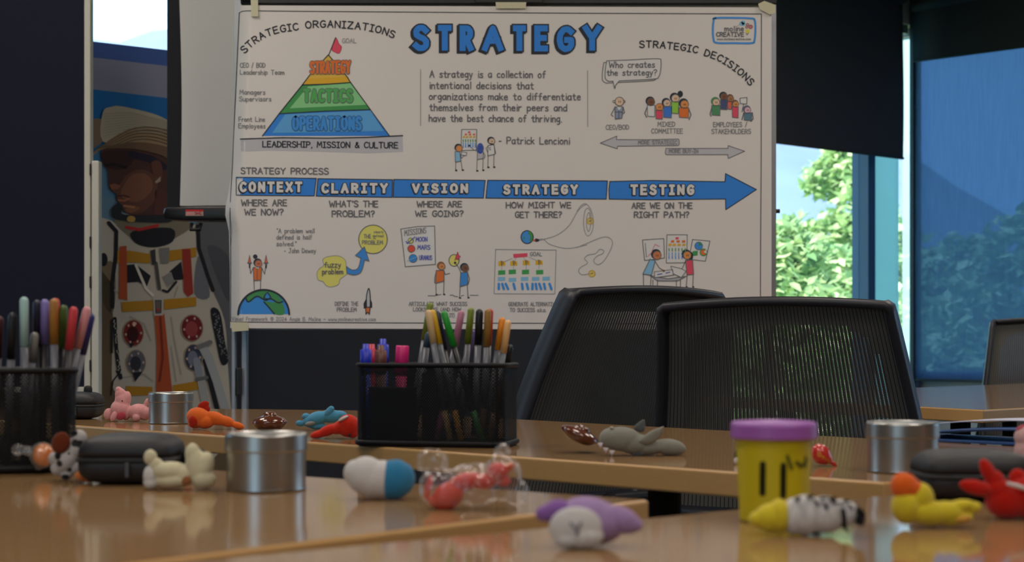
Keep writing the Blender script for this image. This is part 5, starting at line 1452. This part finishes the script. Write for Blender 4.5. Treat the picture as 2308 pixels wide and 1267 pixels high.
t.blob('body', p_black, [(1668, 1026, 14, 18, 13)]); t.blob('belly', p_white, [(1662, 1038, 9, 9, 9, 0, -6)])
# blue folder with papers at the far edge of the middle table
x, d = tb(2210, 1001)
r = thing('folder', 'blue folder with pale paper lying on the middle table before the far table', 'folder', (x + .07, d + .012, TZ), math.radians(-44))
M_fold = mat('blue folder vinyl', rgb(40, 74, 128), .4)
bm = bmesh.new(); n = 16; ra = []
for j in range(n + 1):
    f = j / n; z_ = .011 + .012 * math.sin(f * math.pi) ; ra.append([bm.verts.new((-.15 + .34 * f, y, z_ - .003 * (y > 0))) for y in (-.06, 0, .05)])
for a, b in zip(ra, ra[1:]):
    for k in (0, 1): bm.faces.new((a[k], b[k], b[k + 1], a[k + 1]))
fo = obj('cover', bm, M_fold, r, True); sol = fo.modifiers.new('s', 'SOLIDIFY'); sol.thickness = .003
obj('back_cover', bbox_bm((-.155, -.064, .0005), (.19, .054, .0045), .001), M_fold, r)
bm = bmesh.new(); ra = []
for j in range(n + 1):
    f = j / n; z_ = .020 + .013 * math.sin(f * math.pi * .9 + .3) - .01 * max(0, f - .6); ra.append([bm.verts.new((-.13 + .30 * f, y, z_)) for y in (-.03, .01, .052)])
for a, b in zip(ra, ra[1:]):
    for k in (0, 1): bm.faces.new((a[k], b[k], b[k + 1], a[k + 1]))
pa = obj('paper_sheet', bm, mat('pale paper', rgb(196, 196, 214), .7), r, True); sol = pa.modifiers.new('s', 'SOLIDIFY'); sol.thickness = .0015

# --- toys on the near left table
t = Toy('plush_dog', 'spotted black and white plush dog with a brown ear', 'plush toy', 150, 1084)
t.blob('body', p_dal, [(150, 1035, 26, 36, 22, 26), (178, 988, 18, 20, 16, 10), (166, 1012, 22, 26, 18, 22), (122, 1034, 14, 14, 14), (150, 1070, 14, 12, 14), (172, 1054, 14, 14, 12), (130, 1055, 16, 18, 14)], 2.2)
t.blob('ear', p_brown, [(143, 997, 21, 25, 8, 22, -20)]); t.blob('nose', p_black, [(150, 1074, 9, 7, 7, 0, -10)]); t.blob('spot', p_black, [(171, 975, 8, 7, 5, 0, -14)], flat=False); t.blob('spot', p_black, [(136, 1026, 7, 9, 5, 0, -20)], flat=False)
M_wrapo = mat('orange candy', rgb(226, 128, 46), .25, coat=.5)
M_cello = bpy.data.materials.new('clear cellophane'); M_cello.use_nodes = True
def _cello(m, base=.10):
    nt = m.node_tree; nt.nodes.remove(nt.nodes['Principled BSDF'])
    tr = nt.nodes.new('ShaderNodeBsdfTransparent'); gl = nt.nodes.new('ShaderNodeBsdfGlossy'); gl.inputs['Roughness'].default_value = .12
    df = nt.nodes.new('ShaderNodeBsdfDiffuse'); df.inputs['Color'].default_value = (.8, .78, .76, 1)
    lw = nt.nodes.new('ShaderNodeLayerWeight'); lw.inputs['Blend'].default_value = .35
    m1 = nt.nodes.new('ShaderNodeMixShader'); m1.inputs[0].default_value = .35
    nt.links.new(gl.outputs[0], m1.inputs[1]); nt.links.new(df.outputs[0], m1.inputs[2])
    mr = nt.nodes.new('ShaderNodeMapRange'); mr.inputs['To Min'].default_value = base; mr.inputs['To Max'].default_value = .6
    nt.links.new(lw.outputs['Facing'], mr.inputs['Value'])
    m2 = nt.nodes.new('ShaderNodeMixShader'); nt.links.new(mr.outputs[0], m2.inputs[0]); nt.links.new(tr.outputs[0], m2.inputs[1]); nt.links.new(m1.outputs[0], m2.inputs[2])
    nt.links.new(m2.outputs[0], nt.nodes['Material Output'].inputs['Surface'])
_cello(M_cello)
def crumple(o, amp, seed, scale=1.0):
    rnd = random.Random(seed)
    dirs = [(Vector((rnd.gauss(0, 1), rnd.gauss(0, 1), rnd.gauss(0, 1))).normalized(), rnd.uniform(.4, 1), rnd.uniform(0, 6.3)) for _ in range(14)]
    for v in o.data.vertices:
        q = sum(w * abs(math.sin(v.co.dot(d_) * 420 / scale + ph)) for d_, w, ph in dirs) / 7 - .65
        v.co += v.normal * q * amp
        v.co.z = max(v.co.z, .0004)
    for p in o.data.polygons: p.use_smooth = False
t = Toy('wrapped_candy', 'orange candy twisted in clear wrap beside the spotted dog plush', 'candy', 88, 1070)
t.blob('sweet', M_wrapo, [(98, 1025, 24, 26, 24)]); w = t.blob('clear_wrap', M_cello, [(96, 1026, 28, 29, 28), (62, 1016, 20, 10, 12, 10), (40, 1014, 14, 13, 6), (86, 1048, 8, 12, 6, -24)], 1.6); crumple(w, .0015, 2)
t = Toy('small_toy', 'small orange toy lying against the black case by the dog', 'toy', 188, 1089)
t.blob('body', plush('soft orange', 204, 116, 56), [(184, 1074, 16, 11, 12, 28), (198, 1082, 12, 6, 10, 20), (178, 1070, 9, 8, 9)], 1.8)
t = Toy('plush_lamb', 'cream plush animal lying on its side before the black case', 'plush toy', 405, 1104)
t.blob('body', p_cream, [(385, 1062, 44, 22, 26), (395, 1082, 48, 18, 26, -4), (415, 1070, 26, 24, 24), (352, 1048, 16, 18, 14, -30)], 2.4)
t.blob('head', p_cream, [(442, 1052, 24, 44, 24, -4), (434, 1024, 17, 26, 18, -2), (456, 1056, 24, 40, 22, 22), (458, 1080, 30, 22, 26, 8)], 2.4)
t.blob('paw', p_cream, [(339, 1031, 15, 18, 14)]); t.blob('paw', p_white, [(340, 1073, 17, 26, 18), (341, 1088, 18, 15, 18)], 2.2)
t.blob('nose', plush('tan nose', 150, 96, 56), [(424, 1082, 10, 12, 6, 30, -20)]); 
t = Toy('plush_bird', 'white and blue plush toy beside the wrapped red toy', 'plush toy', 852, 1126)
t.blob('body', p_white, [(825, 1072, 44, 44, 38), (800, 1066, 26, 30, 26), (842, 1080, 44, 43, 38), (862, 1080, 44, 43, 36)], 2.4)
t.blob('cap', p_teal, [(893, 1080, 38, 45, 38, 0), (910, 1079, 26, 36, 28), (880, 1081, 30, 44.5, 38)], 2.4)
t = Toy('wrapped_toy', 'red toy sealed in a crumpled clear cellophane bag', 'wrapped toy', 1040, 1148)
M_lob = mat('red rubber', rgb(206, 56, 44), .4)
t.blob('toy', M_lob, [(1010, 1118, 40, 30, 24, -35), (1050, 1085, 40, 20, 20, -12), (1090, 1085, 30, 18, 18), (1122, 1064, 26, 22, 20), (965, 1100, 8, 30, 8, 14), (985, 1130, 20, 15, 14, 0), (1135, 1085, 18, 12, 12)], 2.2)
t.blob('beak', p_orange2, [(1148, 1052, 14, 9, 8, -20)], flat=False)
w = t.blob('clear_bag', M_cello, [(1000, 1098, 54, 44, 34), (1070, 1092, 70, 46, 34), (1130, 1075, 42, 52, 28), (1132, 1020, 15, 16, 8, 10), (975, 1040, 34, 28, 10, 10), (1165, 1110, 26, 30, 12, -20)], 3.4); crumple(w, .006, 5, 2.0)

# --- the dough can and toys on the nearest table
x, d = tb(1744, 1186, TB); s = d / F; d2 = d + .035
r = thing('dough_can', 'yellow modelling dough can with a purple lid', 'dough can', (x * d2 / d, d2, TB)); k = d2 / F
M_can = mat('yellow card can', rgb(196, 176, 22), .5, spec=.3); M_lid = mat('purple lid plastic', rgb(158, 90, 176), .4)
h = (1186 - 962) * k; R0 = 76 * k; R1 = 86 * k; RL = 97 * k
zl0 = (1186 - 1000) * k
obj('can_body', lathe_bm([(0, .0004), (R0 - .001, .0004), (R0, .0016), (R0, .002), (R1, zl0 + .003), (R1, zl0 + .004), (0, zl0 + .004)], 72), M_can, r, True)
lid = obj('lid', lathe_bm([(R1 + .0003, zl0), (RL - .001, zl0), (RL, zl0 + .001), (RL, zl0 + .0014), (RL, h - .0034), (RL, h - .003), (RL - .0012, h - .0005), (RL - .004, h), (RL - .007, h - .0015), (0, h - .0015)], 72), M_lid, r, True)
for o in r.children:
    for p in o.data.polygons: p.use_smooth = abs(p.normal.z) < .7
# dark print wrapped round the can
lab = Art(None, (1, 1, 1))
def canfn(px, py, lay):
    z = (1186 - py) * k; rr_ = (R0 + (R1 - R0) * z / zl0) + .0003
    xx = max(-.98, min(.98, (px - 1744) * k / rr_)); return Vector((rr_ * xx, -rr_ * math.sqrt(1 - xx * xx), z))
lab.fn = canfn
INK = (52, 50, 22)
lab.at(1600, 920, .3067)
for xx, y0, y1, ww in ((348, 430, 645, 13), (492, 440, 660, 14)):
    for q in range(8):
        ya = y0 + (y1 - y0) * q / 8; lab.line([(xx, ya), (xx, ya + (y1 - y0) / 8)], INK, ww, 1)
for q in range(9): lab.line([(520 + q * 4, 372 + q * 10), (520 + q * 4, 384 + q * 10)], (96, 92, 26), 8, 1)
for q in range(10): lab.line([(590 + q * 9, 455 - abs(4 - q) * 8), (598 + q * 9, 452 - abs(4 - q) * 8)], (92, 88, 26), 8, 1)
for q in range(4): lab.line([(668, 380 + q * 20), (668, 398 + q * 20)], (96, 92, 28), 6, 1)
lab.build('printed_text', r)
t = Toy('plush_zebra', 'yellow and zebra-striped plush lying before the dough can', 'plush toy', 1810, 1207, TB)
t.blob('nose', p_yellow, [(1738, 1168, 40, 34, 32, -4), (1712, 1171, 26, 20, 22), (1756, 1164, 28, 40, 36)], 2.2)
zb = t.blob('body', p_white, [(1815, 1161, 48, 46, 40, 0), (1860, 1160, 46, 42, 38, 6), (1900, 1157, 36, 32, 30, 6), (1786, 1164, 22, 42, 38)], 2.2)
za = Art(lambda px, py, lay: t.L(px, py, -60), (1, 1, 1)); za.at(1600, 920, .3067)
def dash(pts, w):
    q = smoothpath(pts, 4); za.line(q, (26, 24, 28), w, 1)
for pts, w in (([(615, 640), (632, 668)], 8), ([(712, 628), (724, 655)], 8), ([(755, 668), (768, 690), (780, 705)], 7), ([(872, 645), (884, 668), (905, 690)], 9), ([(822, 690), (836, 725)], 7), ([(930, 690), (950, 700)], 5),
               ([(958, 742), (966, 800), (975, 872)], 11), ([(1010, 705), (1030, 735)], 6), ([(1072, 740), (1082, 780), (1068, 830)], 11), ([(800, 652), (815, 640)], 6), ([(970, 660), (990, 675)], 6)):
    dash(pts, w)
zp = za.build('stripe_print', t.root); drape(zp, zb)
t.blob('tail', p_black, [(1930, 1152, 8, 16, 10, -10)], flat=False); t.blob('foot', p_black, [(1838, 1203, 12, 5, 8, 0, -10)])
t = Toy('plush_animal', 'lavender plush toy with a white face near the table edge', 'plush toy', 1325, 1234, TB)
t.blob('body', p_lav, [(1320, 1170, 72, 50, 50, 0, 14), (1345, 1180, 66, 50, 50, 0, 14), (1310, 1195, 66, 38, 46, 0, 10)], 3)
t.blob('face', p_white, [(1296, 1184, 60, 46, 20, 0, -34), (1310, 1205, 50, 28, 24, 0, -32), (1280, 1212, 34, 20, 24, 0, -30)], 2.6)
t.blob('arm', p_purple, [(1230, 1157, 24, 19, 18, -10), (1254, 1152, 34, 26, 24, -20)]); t.blob('arm', p_lav, [(1400, 1172, 46, 30, 26, 22), (1430, 1182, 20, 17, 18, 22)], 2.2)
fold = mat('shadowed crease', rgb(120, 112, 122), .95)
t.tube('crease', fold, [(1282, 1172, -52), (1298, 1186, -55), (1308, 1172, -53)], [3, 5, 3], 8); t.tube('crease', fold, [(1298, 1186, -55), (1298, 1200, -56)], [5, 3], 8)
t = Toy('plush_duck', 'yellow plush duck with an orange beak before the black case', 'plush toy', 2095, 1189, TB)
t.blob('body', p_yellow, [(2042, 1142, 34, 40, 34), (2075, 1120, 30, 34, 28, -20), (2090, 1155, 52, 30, 34, 6), (2130, 1155, 44, 26, 28), (2165, 1140, 34, 14, 18, -6), (2195, 1143, 18, 13, 14), (2150, 1168, 46, 16, 22, -6)], 2.6)
t.blob('beak', p_orange2, [(2038, 1096, 32, 31, 28, -6), (2058, 1104, 26, 24, 24, 30), (2030, 1088, 20, 23, 18)], 2.2, False)
t.blob('foot', plush('pale orange', 206, 150, 60), [(2165, 1168, 20, 8, 12, -10, -16)])
t = Toy('plush_lobster', 'deep red plush with pointed fins and a white stripe', 'plush toy', 2285, 1170, TB)
t.blob('body', p_redd, [(2270, 1130, 50, 40, 40), (2310, 1120, 50, 48, 40), (2250, 1105, 38, 30, 30, 30)], 2.6)
t.blob('fin', p_redd, [(2198, 1098, 42, 17, 14, 12, -14), (2225, 1104, 24, 17, 14)], 2.2, False)
t.blob('fin', p_redd, [(2224, 1062, 16, 32, 12, -28, -10), (2240, 1082, 22, 24, 14, -30, -8)], 2.2, False)
t.blob('fin', p_redd, [(2296, 1082, 22, 26, 12, -20, 0)], 2.2, False)
t.tube('stripe', p_white, [(2258, 1086, -34), (2280, 1092, -40), (2312, 1102, -44)], [4, 5, 5], 8)
t = Toy('plush_rabbit', 'pale pink plush standing at the end behind the red finned plush', 'plush toy', 2325, 1082, TZ)
t.blob('body', plush('pale pink', 214, 170, 168), [(2316, 1020, 30, 42, 26), (2318, 985, 32, 28, 24), (2325, 1055, 40, 30, 30)], 2.4)
t.blob('patch', p_magenta, [(2300, 964, 12, 4, 10, -30)], flat=False)
t = Toy('plush_seal', 'white plush ear showing behind the red finned plush and the black case', 'plush toy', 2318, 1122, TB)
t.blob('body', p_white, [(2318, 1080, 26, 40, 20), (2300, 1052, 10, 20, 8, -30), (2312, 1046, 8, 14, 8, 0)], 2.4)

# --- mesh pen baskets
def basket_mat():
    m = bpy.data.materials.new('black wire mesh'); m.use_nodes = True; nt = m.node_tree; b = nt.nodes['Principled BSDF']
    b.inputs['Base Color'].default_value = (.008, .008, .009, 1); b.inputs['Roughness'].default_value = .55; b.inputs['Specular IOR Level'].default_value = .2
    uv = nt.nodes.new('ShaderNodeUVMap'); uv.uv_map = 'weave'
    sx = nt.nodes.new('ShaderNodeSeparateXYZ'); nt.links.new(uv.outputs[0], sx.inputs[0])
    def mth(op, a, b_=None):
        n = nt.nodes.new('ShaderNodeMath'); n.operation = op
        for i, v in enumerate((a, b_)):
            if v is None: continue
            if isinstance(v, (int, float)): n.inputs[i].default_value = v
            else: nt.links.new(v, n.inputs[i])
        return n.outputs[0]
    u = mth('DIVIDE', sx.outputs[0], .0034); v = mth('DIVIDE', sx.outputs[1], .0046)
    a = mth('GREATER_THAN', mth('FRACT', mth('ADD', u, v)), .51); c = mth('GREATER_THAN', mth('FRACT', mth('SUBTRACT', u, v)), .51)
    nt.links.new(mth('SUBTRACT', 1.0, mth('MULTIPLY', a, c)), b.inputs['Alpha'])
    return m
M_mesh = basket_mat()
M_rim = mat('black basket wire', rgb(19, 19, 22), .5, spec=.25)
def rrect(w, dpt_, r, n=6):
    pts = []
    for cx_, cy_, a0 in ((w - r, -r, -90), (w - r, -dpt_ + r, 0), (r, -dpt_ + r, 90), (r, -r, 180)):
        pass
    cs = [(w - r, r, -90), (w - r, dpt_ - r, 0), (r, dpt_ - r, 90), (r, r, 180)]
    for cx_, cy_, a0 in cs:
        for k in range(n + 1):
            a = math.radians(a0 + 90 * k / n); pts.append((cx_ + r * math.cos(a), cy_ + r * math.sin(a)))
    return pts
def basket(label, corner, rz, w=.205, dp=.09, h=.110):
    """corner: plan point of the nearest front corner; the basket extends to its left"""
    r = thing('pen_basket', label, 'pen basket', (corner[0], corner[1], TZ), rz, 'black mesh pen baskets')
    pts = [(x - w, y) for x, y in rrect(w, dp, .016)]
    def wall(name, path, z0, z1, closed, m=M_mesh):
        bm = bmesh.new(); uvl = bm.loops.layers.uv.new('weave'); n = len(path); Ls = [0]
        for i in range(n): Ls.append(Ls[-1] + math.dist(path[i], path[(i + 1) % n]))
        lo = [bm.verts.new((x, y, z0)) for x, y in path]; hi = [bm.verts.new((x, y, z1)) for x, y in path]
        for i in range(n if closed else n - 1):
            j = (i + 1) % n; f = bm.faces.new((lo[i], lo[j], hi[j], hi[i]))
            for lp, uv in zip(f.loops, ((Ls[i], z0), (Ls[i + 1], z0), (Ls[i + 1], z1), (Ls[i], z1))): lp[uvl].uv = uv
        return obj(name, bm, m, r)
    wall('mesh_wall', pts, .004, h - .002, True)
    bm = bmesh.new(); tube(bm, [(x, y, h - .002) for x, y in pts] + [(pts[0][0], pts[0][1], h - .002)], .0032, 8, False); obj('rim', bm, M_rim, r, True)
    bm = bmesh.new(); prism(bm, pts, .0005, .004); obj('base', bm, M_rim, r)
    bm = bmesh.new(); tube(bm, [(x, y, .005) for x, y in pts] + [(pts[0][0], pts[0][1], .005)], .0038, 8, False); obj('base_rim', bm, M_rim, r, True)
    wall('divider', [(-w * .55, .003), (-w * .55, dp - .003)], .004, h - .012, False, M_rim)
    wall('pocket', [(-w * .92, .012), (-w * .60, .012)], .004, h * .70, False)
    bm = bmesh.new(); tube(bm, [(-w * .92, .012, h * .70), (-w * .60, .012, h * .70)], .0014, 8); obj('pocket_rim', bm, M_rim, r, True)
    for x in (-.012, -w + .012): obj('corner_post', tube_bm([(x, .006, .004), (x, .006, h - .003)], .0022, 8), M_rim, r, True)
    return r
BZ = math.radians(-12)
bc2 = Vector((-.0092, 1.987)); bc1 = Vector((-.4623, 1.618))
b2_ = basket('black mesh pen basket full of colour pens on the middle table', bc2, BZ)
b1_ = basket('black mesh pen basket at the edge of the near table by the spotted dog', bc1, math.radians(18))

M_barrel = mat('grey pen barrel', rgb(104, 106, 114), .35)
def pen(kind, label, cap_rgb, top, bot, d_top, d_bot, capfrac=.29, plug=None, rad=.0047, barrel=None, group='felt pens in the mesh baskets', plugfrac=.23):
    """pen through a top and a foot pixel, at the given distances; the cap points up"""
    a, b = P(top[0], top[1], d_top), P(bot[0], bot[1], d_bot)
    b.z = max(b.z, TZ + .0075)
    ax = (a - b); Lg = ax.length
    r = thing(kind, label, 'pen', b, 0, group)
    r.rotation_mode = 'QUATERNION'; r.rotation_quaternion = ax.normalized().to_track_quat('Z', 'Y')
    capm = mat('pen %d %d %d' % cap_rgb, rgb(*cap_rgb), .38)
    c0 = Lg * (1 - capfrac); pz = Lg * plugfrac if plug else 0.0
    obj('barrel', lathe_bm([(0, pz), (rad * .86, pz), (rad * .9, c0), (0, c0)], 20), mat('pen %d %d %d' % barrel, rgb(*barrel), .4) if barrel else M_barrel, r, True)
    obj('cap', lathe_bm([(0, c0 - .001), (rad, c0 - .001), (rad, Lg - rad * .9), (rad * .8, Lg - rad * .35), (rad * .4, Lg), (0, Lg)], 20), capm, r, True)
    if plug: obj('end_plug', lathe_bm([(0, 0), (rad * .6, 0), (rad * .9, .002), (rad * .9, pz), (0, pz)], 20), mat('pen %d %d %d' % plug, rgb(*plug), .4), r, True)
    return r
def q2(x, y): return (780 + x * .2921, 660 + y * .2921)
PB2 = [
 ('olive green felt pen leaning farthest left in the middle basket', (122, 138, 38), (652, 78), (480, 1140), 2.062, 2.050, .27, (122, 138, 38), None),
 ('blue grey felt pen leaning beside the olive pen in the middle basket', (60, 82, 104), (640, 300), (520, 1130), 2.050, 2.046, .14, None, None),
 ('cream felt pen crossing beside the yellow pen in the middle basket', (226, 190, 140), (632, 132), (800, 1150), 2.020, 2.008, .25, (214, 170, 110), None),
 ('yellow felt pen leaning left in the middle basket', (222, 174, 30), (662, 132), (890, 1150), 2.032, 2.006, .26, (222, 158, 20), None),
 ('dark navy felt pen between the yellow and the green pen', (34, 40, 60), (700, 142), (900, 1140), 2.046, 2.020, .30, None, (26, 26, 30)),
 ('bright green felt pen with black barrel in the middle basket', (30, 150, 44), (752, 142), (1050, 1152), 2.024, 2.002, .27, (34, 140, 44), (24, 24, 28)),
 ('dusty pink felt pen upright in the middle basket', (190, 122, 148), (893, 138), (700, 1150), 2.068, 2.040, .27, (170, 90, 120), None),
 ('olive green felt pen beside the black pen in the middle basket', (122, 136, 36), (966, 116), (870, 1145), 2.056, 2.05, .27, None, None),
 ('lilac felt pen mostly hidden behind the black pen', (120, 100, 170), (988, 290), (745, 1140), 2.064, 2.030, .22, (70, 54, 110), None),
 ('black felt pen standing upright in the middle basket', (26, 26, 30), (1030, 126), (990, 1100), 2.034, 2.030, .28, None, None),
 ('tan brown felt pen right beside the black pen', (160, 116, 52), (1096, 126), (1050, 1120), 2.030, 2.026, .29, (120, 76, 40), None),
 ('red felt pen hidden behind the tan pen', (200, 64, 40), (1112, 124), (1060, 1080), 2.046, 2.040, .29, None, None),
 ('orange felt pen leaning right in the middle basket', (236, 142, 26), (1208, 192), (1075, 1100), 2.044, 2.034, .27, None, None),
 ('peach felt pen leaning farthest right in the middle basket', (236, 182, 120), (1252, 212), (1110, 1140), 2.030, 2.016, .27, (110, 76, 50), None)]
for lab_, c_, tp, bt, dt, dbm, cf, pl_, ba in PB2:
    pen('felt_pen', lab_, c_, q2(*tp), q2(*bt), dt + .012, dbm + .012, cf, pl_, .0047 if 'black felt' not in lab_ else .0052, ba)
pen('clip_pen', 'black clip pen at the right end of the middle basket', (22, 22, 26), q2(1268, 400), q2(1130, 1130), 2.05, 2.04, .3, None, .0052, (22, 22, 26))
def marker(label, c, top, bot, d_t, d_b, knob=True, rad=.0082):
    a, b = P(top[0], top[1], d_t), P(bot[0], bot[1], d_b); b.z = max(b.z, TZ + .007)
    ax = a - b; Lg = ax.length
    r = thing('marker_pen', label, 'marker', b, 0, 'thick markers in the middle basket')
    r.rotation_mode = 'QUATERNION'; r.rotation_quaternion = ax.normalized().to_track_quat('Z', 'Y')
    m = mat('marker %d %d %d' % c, rgb(*c), .4)
    obj('barrel', lathe_bm([(0, 0), (rad * .8, 0), (rad * .82, Lg * .7), (0, Lg * .7)], 20), m, r, True)
    prof = [(0, Lg * .69), (rad, Lg * .69), (rad * .96, Lg - (.008 if knob else .001))]
    prof += [(rad * .55, Lg - .007), (rad * .5, Lg), (0, Lg)] if knob else [(rad * .85, Lg), (0, Lg)]
    o = obj('cap', lathe_bm(prof, 24), m, r, True)
    for p in o.data.polygons: p.use_smooth = abs(p.normal.z) < .7
marker('thick royal blue marker at the left end of the middle basket', (34, 50, 190), q2(152, 394), q2(160, 1130), 2.058, 2.058)
marker('thick brown marker in front of the rear blue marker', (100, 58, 46), q2(268, 402), q2(268, 1120), 2.050, 2.050)
marker('thick blue marker rising behind the brown marker', (40, 54, 190), q2(285, 355), q2(285, 1100), 2.085, 2.085)
marker('thick red marker peeping between the two blue markers', (196, 40, 70), q2(198, 396), q2(200, 1100), 2.088, 2.088)
marker('thick hot pink marker alone beside the brown marker', (222, 40, 124), q2(436, 408), q2(405, 1120), 2.050, 2.050, False, .0092)

def q1(x, y): return (x * .379, 640 + y * .379)
PB1 = [
 ('pale mint felt pen standing tall in the basket by the dog', (172, 206, 204), (143, 78), (150, 1100), .29, None),
 ('pale grey short pen in front of the mint pen', (132, 128, 124), (208, 288), (140, 1120), .22, None),
 ('dark maroon pen at the edge of the picture', (70, 24, 28), (-5, 190), (-40, 1100), .28, (30, 26, 28)),
 ('black pen between the maroon and the mint pen', (24, 24, 28), (76, 172), (40, 1110), .3, None),
 ('dark navy pen behind the lilac pen', (26, 28, 54), (222, 96), (215, 1100), .28, None),
 ('lilac felt pen in the basket by the dog', (134, 122, 192), (267, 92), (250, 1100), .27, (28, 28, 34)),
 ('ochre brown felt pen in the basket by the dog', (166, 112, 44), (318, 90), (330, 1115), .27, None),
 ('orange red felt pen hidden behind the ochre pen', (200, 70, 44), (330, 86), (336, 1080), .27, None),
 ('dark green felt pen beside the ochre pen', (72, 96, 36), (380, 126), (345, 1100), .27, (28, 28, 32)),
 ('coral red felt pen beside the leaning pink pen', (206, 58, 66), (440, 136), (330, 1110), .27, (40, 36, 40)),
 ('soft pink felt pen leaning right out of the basket by the dog', (220, 150, 154), (522, 136), (285, 1120), .26, None),
 ('dark blue felt pen behind the leaning pink pen', (46, 44, 110), (545, 176), (340, 1090), .27, None)]
for i, (lab_, c_, tp, bt, cf, ba) in enumerate(PB1):
    dd = 1.648 - .000153 * (172 - q1(*tp)[0]) + .009 * (i % 3) + (.012 if 'behind' in lab_ else 0)
    pen('felt_pen', lab_, c_, q1(*tp), q1(*bt), dd, dd, cf, None, .0046, ba)
